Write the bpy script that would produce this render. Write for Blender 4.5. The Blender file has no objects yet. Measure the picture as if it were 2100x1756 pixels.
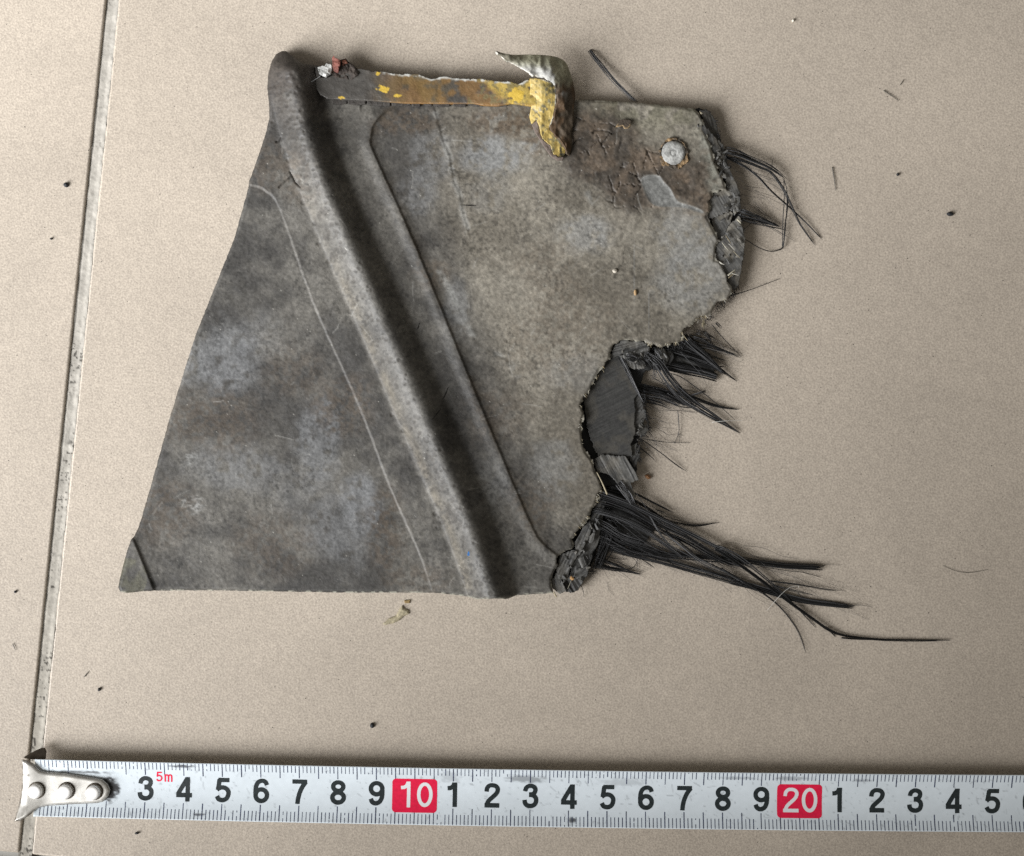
import bpy, bmesh, math
import numpy as np
from mathutils import Vector

# ------------------------------------------------------------------ camera, world, light
SC = bpy.context.scene
COL = SC.collection
H = 0.40                      # camera height over the tiles (m)
SPX = 7920.0                  # plan units per metre on the floor
CX, CY = 1049.5, 878.0        # plan origin (under the camera)

cam_d = bpy.data.cameras.new('camera')
cam = bpy.data.objects.new('camera', cam_d)
COL.objects.link(cam)
cam.location = (0, 0, H)
cam_d.sensor_fit = 'HORIZONTAL'
cam_d.sensor_width = 36.0
cam_d.lens = 36.0 * H / (2099.0 / SPX)
cam_d.clip_start = 0.01
cam_d.clip_end = 50.0
SC.camera = cam

world = bpy.data.worlds.new('World')
SC.world = world
world.use_nodes = True
bg = world.node_tree.nodes['Background']
bg.inputs[0].default_value = (1.0, 0.94, 0.84, 1)
bg.inputs[1].default_value = 0.17


def lamp(name, loc, aim, size, size_y, power, colour, spread):
    d = bpy.data.lights.new(name, 'AREA')
    d.shape = 'RECTANGLE'
    d.size, d.size_y = size, size_y
    d.energy = power
    d.color = colour
    d.spread = math.radians(spread)
    o = bpy.data.objects.new(name, d)
    COL.objects.link(o)
    o.location = loc
    o.rotation_euler = (Vector(aim) - Vector(loc)).to_track_quat('-Z', 'Y').to_euler()
    return o


# the doorway daylight coming in low from the left / lower left
lamp('doorway_daylight', (-0.52, -0.10, 0.33), (-0.06, 0.30, 0), 0.56, 0.40, 3.05, (0.975, 0.985, 1.0), 74)

SC.view_settings.view_transform = 'Standard'
SC.view_settings.look = 'None'
SC.view_settings.exposure = 0.0
SC.view_settings.gamma = 1.0
SC.cycles.max_bounces = 6
SC.cycles.use_denoising = False


# ------------------------------------------------------------------ helpers
def L(r, g, b):
    c = np.array([r, g, b], float) / 255.0
    return np.where(c <= 0.04045, c / 12.92, ((c + 0.055) / 1.055) ** 2.4)


def W(x, y, z=0.0):
    """plan units -> metres, z given in mm"""
    x = np.asarray(x, float); y = np.asarray(y, float)
    z = np.asarray(z, float) * 1e-3 + 0 * x
    return np.stack([(x - CX) / SPX, (CY - y) / SPX, z], -1)


def P(x, y, z=0.0):
    """point of the sight line through plan point x, y at height z mm"""
    x = np.asarray(x, float); y = np.asarray(y, float)
    z = np.asarray(z, float) * 1e-3 + 0 * x
    k = (H - z) / H
    return np.stack([(x - CX) / SPX * k, (CY - y) / SPX * k, z], -1)


# measured outlines were read off in enlarged crops; these bring them to plan units
def zc(x0, y0, s):
    return lambda pts: np.array([((x0 + p[0] / s) / 1.9514, (y0 + p[1] / s) / 1.9514) + tuple(p[2:]) for p in pts], float)


Z1 = zc(900, 150, 2.1)
Z2 = zc(1800, 150, 2.927)
Z3 = zc(2300, 300, 2.1)
Z4 = zc(2300, 950, 2.50875)
Z5 = zc(2200, 1300, 2.4706)
Z6 = zc(2100, 1850, 2.3333)
Z7 = zc(2900, 2000, 1.7559)
Z8 = zc(1400, 1900, 2.1)
T1 = zc(0, 2900, 3.0)
TR = zc(1200, 180, 4.2)

_tabs = {}


def vnoise(x, y, seed=0):
    if seed not in _tabs:
        _tabs[seed] = np.random.default_rng(seed + 77).random((256, 256))
    t = _tabs[seed]
    xi = np.floor(x).astype(int); yi = np.floor(y).astype(int)
    fx = x - xi; fy = y - yi
    fx = fx * fx * (3 - 2 * fx); fy = fy * fy * (3 - 2 * fy)
    a = t[xi & 255, yi & 255]; b = t[(xi + 1) & 255, yi & 255]
    c = t[xi & 255, (yi + 1) & 255]; d = t[(xi + 1) & 255, (yi + 1) & 255]
    return a + (b - a) * fx + (c - a) * fy + (a - b - c + d) * fx * fy


def fbm(x, y, scale, oct=4, seed=0):
    v = 0; amp = 1.0; tot = 0
    for o in range(oct):
        v = v + amp * vnoise(x / scale * 2 ** o + 31.7 * o, y / scale * 2 ** o + 17.3 * o, seed + o)
        tot += amp; amp *= 0.5
    return v / tot


def sst(a, b, x):
    t = np.clip((x - a) / (b - a), 0, 1)
    return t * t * (3 - 2 * t)


def pline(px, py, pts):
    """distance to an open polyline, arc length at the foot, side (+ = right hand of travel in plan)"""
    pts = np.asarray(pts, float)[:, :2]
    best = np.full(np.shape(px), 1e18); arc = np.zeros(np.shape(px)); side = np.zeros(np.shape(px))
    acc = 0.0
    for a, b in zip(pts[:-1], pts[1:]):
        ex, ey = b - a
        l2 = ex * ex + ey * ey + 1e-12
        t = np.clip(((px - a[0]) * ex + (py - a[1]) * ey) / l2, 0, 1)
        dx = px - a[0] - t * ex; dy = py - a[1] - t * ey
        d = dx * dx + dy * dy
        m = d < best
        best = np.where(m, d, best)
        arc = np.where(m, acc + t * math.sqrt(l2), arc)
        side = np.where(m, np.sign(ex * dy - ey * dx), side)
        acc += math.sqrt(l2)
    return np.sqrt(best), arc, side


def psdf(px, py, poly):
    """signed distance to a closed polygon, negative inside"""
    poly = np.asarray(poly, float)[:, :2]
    best = np.full(np.shape(px), 1e18); ins = np.zeros(np.shape(px), bool)
    for a, b in zip(poly, np.roll(poly, -1, 0)):
        ex, ey = b - a
        l2 = ex * ex + ey * ey + 1e-12
        t = np.clip(((px - a[0]) * ex + (py - a[1]) * ey) / l2, 0, 1)
        dx = px - a[0] - t * ex; dy = py - a[1] - t * ey
        best = np.minimum(best, dx * dx + dy * dy)
        if abs(ey) > 1e-9:
            c = ((a[1] > py) != (b[1] > py)) & (px < a[0] + (py - a[1]) / ey * ex)
            ins ^= c
    d = np.sqrt(best)
    return np.where(ins, -d, d)


def smooth(pts, n=6, closed=False):
    """Catmull-Rom through the points (any dimension)"""
    p = np.asarray(pts, float)
    if closed:
        q = np.vstack([p[-1], p, p[0], p[1]])
    else:
        q = np.vstack([2 * p[0] - p[1], p, 2 * p[-1] - p[-2]])
    out = []
    t = np.linspace(0, 1, n, endpoint=False)[:, None]
    for i in range(1, len(q) - 2):
        a, b, c, d = q[i - 1], q[i], q[i + 1], q[i + 2]
        out.append(0.5 * (2 * b + (c - a) * t + (2 * a - 5 * b + 4 * c - d) * t ** 2 + (3 * b - a - 3 * c + d) * t ** 3))
    r = np.vstack(out)
    return r if closed else np.vstack([r, p[-1]])


def mesh_obj(name, verts, quads, mat, parent=None, col=None, smooth_shade=True, tris=None):
    me = bpy.data.meshes.new(name)
    verts = np.asarray(verts, np.float32).reshape(-1, 3)
    quads = np.asarray(quads, np.int32).reshape(-1, 4)
    tris = np.zeros((0, 3), np.int32) if tris is None else np.asarray(tris, np.int32).reshape(-1, 3)
    me.vertices.add(len(verts)); me.vertices.foreach_set('co', verts.ravel())
    loops = np.concatenate([quads.ravel(), tris.ravel()])
    me.loops.add(len(loops)); me.loops.foreach_set('vertex_index', loops)
    n = len(quads) + len(tris)
    me.polygons.add(n)
    starts = np.concatenate([np.arange(len(quads)) * 4, len(quads) * 4 + np.arange(len(tris)) * 3]).astype(np.int32)
    me.polygons.foreach_set('loop_start', starts)
    me.polygons.foreach_set('use_smooth', np.full(n, smooth_shade))
    me.update(calc_edges=True)
    if col is not None:
        ca = me.color_attributes.new('Col', 'FLOAT_COLOR', 'POINT')
        c4 = np.ones((len(verts), 4), np.float32); c4[:, :3] = np.clip(col, 0, 1)
        ca.data.foreach_set('color', c4.ravel())
    if mat: me.materials.append(mat)
    o = bpy.data.objects.new(name, me)
    COL.objects.link(o)
    if parent: o.parent = parent
    return o


def gridsdf(sdf, bbox, step):
    """2-D mesh of the inside of sdf with its border snapped to the zero line -> x, y, quads, directed border edges"""
    x0, y0, x1, y1 = bbox
    nx = int((x1 - x0) / step) + 1; ny = int((y1 - y0) / step) + 1
    gx, gy = np.meshgrid(x0 + np.arange(nx) * step, y0 + np.arange(ny) * step)
    d = sdf(gx, gy)
    cen = (d[:-1, :-1] + d[1:, :-1] + d[:-1, 1:] + d[1:, 1:]) / 4
    jj, ii = np.nonzero(cen < 0)
    idx = lambda j, i: j * nx + i
    # plan y runs down, so this order faces up in the world
    q = np.stack([idx(jj, ii), idx(jj + 1, ii), idx(jj + 1, ii + 1), idx(jj, ii + 1)], -1)
    e = np.concatenate([q[:, [0, 1]], q[:, [1, 2]], q[:, [2, 3]], q[:, [3, 0]]])
    key = e[:, 0].astype(np.int64) * (nx * ny) + e[:, 1]
    rev = e[:, 1].astype(np.int64) * (nx * ny) + e[:, 0]
    border = e[~np.isin(key, rev)]
    X = gx.ravel().copy(); Y = gy.ravel().copy()
    b = np.unique(border)
    gyv, gxv = np.gradient(d, step)
    dd = np.clip(d.ravel()[b], -step * 1.2, step * 1.2)
    g2 = np.maximum(gxv.ravel()[b] ** 2 + gyv.ravel()[b] ** 2, 0.15)
    X[b] -= dd * gxv.ravel()[b] / g2; Y[b] -= dd * gyv.ravel()[b] / g2
    used = np.unique(q)
    remap = np.full(nx * ny, -1); remap[used] = np.arange(len(used))
    return X[used], Y[used], remap[q], remap[border]


def slab(name, sdf, bbox, step, zfun, cfun, mat, parent, zbot=None, thick=None, back=False, proj=P):
    """a sheet with its own relief and walls (heights in mm)"""
    x, y, q, b = gridsdf(sdf, bbox, step)
    z = zfun(x, y); c = cfun(x, y)
    v = proj(x, y, z)
    bu, inv = np.unique(b, return_inverse=True)
    zb = (np.full(len(bu), zbot) if thick is None else z[bu] - thick)
    zb = np.minimum(zb, z[bu] - 0.02)
    low = v[bu].copy(); low[:, 2] = zb * 1e-3
    n = len(x)
    inv = inv.reshape(b.shape)
    walls = np.stack([b[:, 1], b[:, 0], n + inv[:, 0], n + inv[:, 1]], -1)
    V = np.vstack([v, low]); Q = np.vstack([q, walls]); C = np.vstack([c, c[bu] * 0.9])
    if back:
        m = len(V)
        under = v.copy(); under[:, 2] -= (thick if thick is not None else 0) * 1e-3
        if thick is None: under[:, 2] = zbot * 1e-3
        V = np.vstack([V, under]); C = np.vstack([C, c]); Q = np.vstack([Q, q[:, ::-1] + m])
    return mesh_obj(name, V, Q, mat, parent, C)


def tag(o, label=None, cat=None, group=None, kind=None):
    if label: o['label'] = label
    if cat: o['category'] = cat
    if group: o['group'] = group
    if kind: o['kind'] = kind
    return o


def empty(name, loc=(0, 0, 0)):
    o = bpy.data.objects.new(name, None)
    o.empty_display_size = 0.01
    COL.objects.link(o); o.location = loc
    return o


# ------------------------------------------------------------------ materials
def nd(nt, typ, **kw):
    n = nt.nodes.new(typ)
    for k, v in kw.items(): setattr(n, k, v)
    return n


def vmat(name, rough=0.6, metal=0.0, spec=0.5, bump=None, vary=None, base=None, rough_noise=None, coat=0.0):
    """colour from the mesh's own colour layer (or a flat base), fine grain and relief from noise
    bump = (scale, strength, distance_m, detail); vary = (scale, amount)"""
    m = bpy.data.materials.new(name); m.use_nodes = True
    nt = m.node_tree; b = nt.nodes['Principled BSDF']
    b.inputs['Roughness'].default_value = rough
    b.inputs['Metallic'].default_value = metal
    b.inputs['Specular IOR Level'].default_value = spec
    b.inputs['Coat Weight'].default_value = coat
    tc = nd(nt, 'ShaderNodeTexCoord')
    if base is None:
        src = nd(nt, 'ShaderNodeVertexColor', layer_name='Col').outputs['Color']
    else:
        rgb = nd(nt, 'ShaderNodeRGB'); rgb.outputs[0].default_value = (*base, 1); src = rgb.outputs[0]
    if vary:
        no = nd(nt, 'ShaderNodeTexNoise'); no.inputs['Scale'].default_value = vary[0]; no.inputs['Detail'].default_value = 3
        nt.links.new(tc.outputs['Object'], no.inputs['Vector'])
        mr = nd(nt, 'ShaderNodeMapRange')
        mr.inputs[1].default_value = 0.3; mr.inputs[2].default_value = 0.7
        mr.inputs[3].default_value = 1 - vary[1]; mr.inputs[4].default_value = 1 + vary[1]
        nt.links.new(no.outputs['Fac'], mr.inputs[0])
        mx = nd(nt, 'ShaderNodeVectorMath', operation='SCALE')
        nt.links.new(src, mx.inputs[0]); nt.links.new(mr.outputs[0], mx.inputs['Scale'])
        src = mx.outputs[0]
    nt.links.new(src, b.inputs['Base Color'])
    if rough_noise:
        no = nd(nt, 'ShaderNodeTexNoise'); no.inputs['Scale'].default_value = rough_noise[0]; no.inputs['Detail'].default_value = 4
        nt.links.new(tc.outputs['Object'], no.inputs['Vector'])
        mr = nd(nt, 'ShaderNodeMapRange')
        mr.inputs[3].default_value = rough - rough_noise[1]; mr.inputs[4].default_value = rough + rough_noise[1]
        nt.links.new(no.outputs['Fac'], mr.inputs[0]); nt.links.new(mr.outputs[0], b.inputs['Roughness'])
    if bump:
        no = nd(nt, 'ShaderNodeTexNoise'); no.inputs['Scale'].default_value = bump[0]; no.inputs['Detail'].default_value = bump[3]
        nt.links.new(tc.outputs['Object'], no.inputs['Vector'])
        bp = nd(nt, 'ShaderNodeBump'); bp.inputs['Strength'].default_value = bump[1]; bp.inputs['Distance'].default_value = bump[2]
        nt.links.new(no.outputs['Fac'], bp.inputs['Height']); nt.links.new(bp.outputs[0], b.inputs['Normal'])
    return m


def tile_material():
    m = bpy.data.materials.new('matt_tile'); m.use_nodes = True
    nt = m.node_tree; b = nt.nodes['Principled BSDF']
    tc = nd(nt, 'ShaderNodeTexCoord')

    def noise(scale, det):
        n = nd(nt, 'ShaderNodeTexNoise'); n.inputs['Scale'].default_value = scale; n.inputs['Detail'].default_value = det
        nt.links.new(tc.outputs['Object'], n.inputs['Vector']); return n
    fine = noise(2300, 2.0); mid = noise(420, 3); big = noise(11, 6); big.inputs['Distortion'].default_value = 1.2; big.inputs['Roughness'].default_value = .62
    r1 = nd(nt, 'ShaderNodeValToRGB')
    e = r1.color_ramp.elements
    e[0].position = 0.30; e[0].color = (*(L(167, 156, 143)), 1)
    e[1].position = 0.68; e[1].color = (*(L(200, 188, 172)), 1)
    nt.links.new(fine.outputs['Fac'], r1.inputs[0])
    r2 = nd(nt, 'ShaderNodeMapRange')
    r2.inputs[1].default_value = 0.3; r2.inputs[2].default_value = 0.7; r2.inputs[3].default_value = 0.955; r2.inputs[4].default_value = 1.035
    nt.links.new(mid.outputs['Fac'], r2.inputs[0])
    r3 = nd(nt, 'ShaderNodeMapRange')
    r3.inputs[1].default_value = 0.3; r3.inputs[2].default_value = 0.7; r3.inputs[3].default_value = 0.88; r3.inputs[4].default_value = 1.05
    nt.links.new(big.outputs['Fac'], r3.inputs[0])
    mu = nd(nt, 'ShaderNodeMath', operation='MULTIPLY')
    nt.links.new(r2.outputs[0], mu.inputs[0]); nt.links.new(r3.outputs[0], mu.inputs[1])
    sc = nd(nt, 'ShaderNodeVectorMath', operation='SCALE')
    nt.links.new(r1.outputs[0], sc.inputs[0]); nt.links.new(mu.outputs[0], sc.inputs['Scale'])
    nt.links.new(sc.outputs[0], b.inputs['Base Color'])
    b.inputs['Roughness'].default_value = 0.46
    b.inputs['Specular IOR Level'].default_value = 0.45
    bp = nd(nt, 'ShaderNodeBump'); bp.inputs['Strength'].default_value = 0.25; bp.inputs['Distance'].default_value = 0.0002
    g = noise(1700, 1.5)
    nt.links.new(g.outputs['Fac'], bp.inputs['Height']); nt.links.new(bp.outputs[0], b.inputs['Normal'])
    return m


M_TILE = tile_material()
M_GROUT = vmat('grout', 0.85, bump=(900, 0.5, 0.0003, 4), vary=(1500, 0.10))
M_BED = vmat('grout_bed', 0.9, base=tuple(L(160, 158, 152)))
M_PANEL = vmat('weathered_composite', 0.56, spec=0.42, bump=(2600, 0.35, 0.00012, 3), vary=(3800, 0.16), rough_noise=(260, 0.12))
M_CARBON = vmat('carbon_fibre', 0.42, spec=0.45)
M_PLY = vmat('carbon_ply', 0.55, spec=0.35, bump=(3000, 0.3, 0.0001, 2), vary=(3500, 0.15))
M_METAL = vmat('torn_metal', 0.68, metal=0.0, spec=0.35, bump=(1500, 0.6, 0.0002, 4), vary=(2300, 0.22), rough_noise=(500, 0.12))
M_PAINT = vmat('worn_paint', 0.5, bump=(2200, 0.5, 0.00015, 3), vary=(2600, 0.12))
M_CRUST = vmat('crusted_sealant', 0.8, bump=(1600, 0.7, 0.0003, 4), vary=(1900, 0.2))
M_BLADE = vmat('tape_lacquer', 0.30, spec=0.5, vary=(600, 0.025), rough_noise=(300, 0.08), coat=0.15)
M_INK = vmat('black_ink', 0.35, base=tuple(L(38, 46, 48)), vary=(1500, 0.35))
M_TICK = vmat('blue_grey_ink', 0.4, base=tuple(L(62, 70, 96)), vary=(1200, 0.5))
M_RED = vmat('red_ink', 0.35, base=tuple(L(234, 26, 72)), vary=(1500, 0.12))
M_WHITE = vmat('white_ink', 0.35, base=tuple(L(236, 238, 240)))
M_STEEL = vmat('nickel_steel', 0.28, metal=0.6, bump=(700, 0.15, 0.0001, 3), rough_noise=(420, 0.1))
M_RIVETHEAD = vmat('bright_rivet', 0.4, metal=0.25, base=tuple(L(250, 248, 244)), bump=(900, 0.1, 0.0001, 3))
M_SHADESTEEL = vmat('shaded_steel', 0.45, metal=0.8, base=tuple(L(92, 84, 74)), vary=(600, 0.2))  # hook steel darkened to paint shade on the lip and round the rivets
M_DEBRIS = vmat('debris', 0.7, vary=(2500, 0.2), bump=(2500, 0.5, 0.0001, 3))
M_PALE = vmat('glass_fibre', 0.5)

# ------------------------------------------------------------------ floor: grout bed, tiles, joint
TH = math.atan(0.102)
ax_u = Vector((math.cos(TH), -math.sin(TH), 0)); ax_v = Vector((math.sin(TH), math.cos(TH), 0))
TS = 0.600                               # tile size
GW = 25.5 / SPX                          # joint width
corner = Vector(W(217 - 0.102 * 1750, 1750).tolist())   # lower right corner of the left tile


def box_mesh(name, sx, sy, sz, bev, seg, mat):
    bm = bmesh.new()
    bmesh.ops.create_cube(bm, size=1.0)
    bmesh.ops.scale(bm, vec=(sx, sy, sz), verts=bm.verts)
    top = [e for e in bm.edges if all(v.co.z > 0 for v in e.verts)] + [e for e in bm.edges if abs(e.verts[0].co.z - e.verts[1].co.z) > 1e-6]
    bmesh.ops.bevel(bm, geom=top, offset=bev, segments=seg, profile=0.5, affect='EDGES')
    me = bpy.data.meshes.new(name); bm.to_mesh(me); bm.free()
    for p in me.polygons: p.use_smooth = p.area < 1e-3
    me.materials.append(mat)
    return me


bed = bpy.data.objects.new('floor', box_mesh('floor', 3.2, 3.2, 0.02, 0.002, 1, M_BED))
COL.objects.link(bed); bed.location = (0, 0, -0.0119); bed.rotation_euler = (0, 0, -TH)
tag(bed, 'beige matt floor tiles with pale grey grout joints', kind='structure')

tile_me = box_mesh('floor_tile', TS, TS, 0.0085, 0.0006, 3, M_TILE)
BASE = bed.matrix_basis.inverted()
for i in range(-2, 3):
    for j in range(-2, 3):
        # i = -1 / j = 0 is the left tile in view, i = 0 / j = 0 the one under the fragment
        c = corner + ax_u * (i * (TS + GW) + (GW if i >= 0 else GW) + TS / 2) + ax_v * (j * (TS + GW) + TS / 2)
        o = bpy.data.objects.new('floor_tile', tile_me)
        COL.objects.link(o); o.parent = bed
        wob = 0.0 if (i, j) in ((-1, 0), (0, 0)) else 0.0001 * ((i * 7 + j * 3) % 3 - 1)
        wl = Vector((c.x, c.y, -0.0085 / 2 + wob))
        bed_r = math.cos(-TH), math.sin(-TH)
        d = wl - bed.location
        o.location = (d.x * bed_r[0] + d.y * bed_r[1], -d.x * bed_r[1] + d.y * bed_r[0], d.z)


def grout_joint():
    # gritty bed, uneven against the left tile, smeared up to the lip of the right one
    ys = np.arange(-260, 2000, 2.5); us = np.linspace(-1.5, 27.0, 16)
    yy, uu = np.meshgrid(ys, us, indexing='ij')
    xx = 217 - 0.102 * yy + uu - (uu < 1) * 2.6 * fbm(yy, yy * 0, 30, 3, 27)
    n = fbm(xx, yy, 18, 4, 3); n2 = fbm(xx, yy, 70, 3, 9)
    crack = np.exp(-((uu - 2.2 - 5 * (n2 - 0.5)) / 1.6) ** 2)
    z = -0.55 + 0.30 * (n - 0.5) + 0.35 * (n2 - 0.5) - 0.25 * crack + 0.42 * sst(15, 26, uu) * (0.5 + n)
    c = L(166, 161, 152)[None, None] * (0.72 + 0.4 * n + 0.18 * fbm(xx, yy, 5, 2, 23))[..., None]
    sp = sst(0.66, 0.74, fbm(xx, yy, 5, 2, 21)) * sst(0.42, 0.62, fbm(xx, yy, 90, 2, 5))
    dark_mix = np.clip(sp + 0.6 * crack * (0.1 + n2), 0, 1)[..., None]  # dark specks and a darker line along the left edge
    c = c * (1 - dark_mix) + L(72, 68, 62) * dark_mix
    warm = sst(800, 1500, yy)[..., None] * 0.35
    c = c * (1 - warm) + c * warm * np.array([0.95, 0.93, 0.86])
    ny, nu = yy.shape
    v = W(xx, yy, z).reshape(-1, 3)
    j, i = np.meshgrid(np.arange(ny - 1), np.arange(nu - 1), indexing='ij')
    a = (j * nu + i).ravel()
    q = np.stack([a, a + nu, a + nu + 1, a + 1], -1)
    o = mesh_obj('grout_joint', v, q, M_GROUT, None, c.reshape(-1, 3))
    o.parent = bed; o.matrix_parent_inverse = bed.matrix_basis.inverted()
    return o


grout_joint()

# ------------------------------------------------------------------ the fragment: measured lines
FRAG = empty('composite_fragment', (0, 0, 0))
tag(FRAG, 'torn grey composite panel fragment with diagonal ridge, yellow metal strip and frayed black fibres', 'wreckage fragment')

torn = [(1420, 223)] + [tuple(p) for p in Z3([(1000, 285), (1050, 330), (1085, 400), (1080, 460), (1110, 530), (1145, 610), (1165, 700),
        (1200, 790), (1250, 880), (1270, 970), (1150, 985), (1165, 1040), (1135, 1060), (1140, 1150), (1105, 1190), (1160, 1290), (1210, 1390),
        (1185, 1440), (1175, 1560)])]
torn += [tuple(p) for p in Z4([(1450, 240), (1490, 300), (1530, 370), (1545, 450), (1580, 520), (1560, 580), (1530, 630), (1470, 640), (1440, 640),
        (1405, 690), (1380, 750), (1330, 790), (1240, 810), (1210, 850), (1150, 890), (1100, 930), (1080, 980), (1100, 1030), (1050, 1050),
        (960, 1080), (910, 1090), (880, 1110), (820, 1090), (740, 1070), (700, 1040), (640, 1050), (540, 1030), (490, 1030), (440, 1060),
        (390, 1090), (360, 1150), (345, 1230), (300, 1300), (250, 1320), (210, 1400), (180, 1460), (160, 1510), (130, 1560), (90, 1610), (70, 1660)])]
torn += [tuple(p) for p in Z5([(320, 760), (305, 800), (340, 870), (320, 940), (310, 1010), (315, 1100), (330, 1180), (350, 1250), (410, 1330),
        (430, 1380), (450, 1450), (480, 1500), (500, 1560)])]
torn += [tuple(p) for p in Z6([(720, 240), (690, 300), (660, 390), (630, 440), (600, 510), (560, 570), (520, 600), (490, 660), (440, 720), (460, 790),
        (440, 815), (360, 840), (310, 880), (300, 960), (275, 1020), (245, 1090), (250, 1150), (265, 1210), (280, 1235)])]
bottom = [(1132, 1216), (1059, 1221), (1042, 1228), (1010, 1228), (979, 1229), (952, 1222), (886, 1215.5), (717, 1215.5), (560, 1213), (440, 1211),
          (318, 1211), (290, 1213), (260, 1216), (246, 1214), (242, 1204), (250, 1170), (262, 1125), (268, 1108)]
left = [(275, 1100), (283, 1085), (300, 1030), (350, 850), (400, 690), (440, 590), (480, 490), (506, 398), (511, 372), (530, 320), (546, 270),
        (552, 243), (551, 210), (548, 185), (550, 150), (557, 126), (566, 111), (578, 105)]
top = [(586, 105.5), (598, 113), (608, 123), (622, 131), (652, 135), (672, 150), (760, 168), (900, 178), (1120, 190), (1180, 205), (1240, 207), (1300, 210)]
OUT = np.array(torn + bottom + left + top)

RIDGE = smooth([(588, 90), (606, 180), (632, 290), (684, 430), (798, 690), (900, 930), (960, 1075), (1012, 1232), (1020, 1275)], 6)
LEFTL = smooth([(470, 372), (515, 380), (545, 392), (575, 432), (640, 615), (735, 830), (800, 1000), (860, 1135), (886, 1215), (900, 1262)], 5)
RIGHTL = smooth([(828, 208), (806, 219), (783, 236), (766, 258), (761, 282), (767, 315), (850, 500), (960, 770), (1060, 1010), (1090, 1078), (1110, 1112), (1146, 1142)], 5)
FLANGE = np.vstack([LEFTL, [(1250, 1262), (1180, 1150)], RIGHTL[::-1], [(830, 60), (470, 60)]])

r_ = np.random.default_rng(5)
PIT = []
for k in range(430):
    t = r_.random(); i = int(t * (len(RIDGE) - 8)) + 5
    a, b = RIDGE[i - 1], RIDGE[min(i + 1, len(RIDGE) - 1)]
    tx, ty = (b - a) / np.linalg.norm(b - a)
    off = r_.normal(-24, 12)
    PIT.append((RIDGE[i][0] + ty * off * -1 * -1 + r_.normal(0, 9) * tx, RIDGE[i][1] - tx * off + r_.normal(0, 9) * ty, r_.uniform(2.4, 5.4) * (1 if r_.random() < .85 else 1.5)))
CRK = r_.uniform((1175, 205), (1390, 445), (42, 2))
WRK = smooth([(893, 232), (908, 290), (921, 320), (930, 372), (942, 398), (950, 440), (961, 478)], 6)
WR2 = smooth([(903, 560), (925, 600), (948, 650), (975, 700), (1000, 720), (1040, 740), (1062, 770)], 5)
WR3 = smooth([(1205, 398), (1222, 430), (1226, 470), (1240, 500)], 5)
PATCH = smooth(Z3([(555, 880), (590, 850), (660, 842), (715, 858), (745, 900), (800, 960), (850, 1050), (900, 1080), (1000, 1110), (1070, 1145), (1060, 1160), (930, 1120), (820, 1110), (700, 1105), (640, 1075), (605, 1020), (575, 950)]), 4, True)
MUD = smooth([(1140, 322), (1185, 240), (1250, 225), (1290, 250), (1330, 300), (1440, 335), (1458, 395), (1455, 442), (1420, 425), (1350, 425), (1290, 440), (1240, 400), (1190, 365)], 4, True)


def zbase(x, y):
    return 2.6 + 2.6 * sst(560, 1420, x + 0.55 * (y - 500)) + 0.5 * (fbm(x, y, 260, 2, 40) - 0.5)


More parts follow.
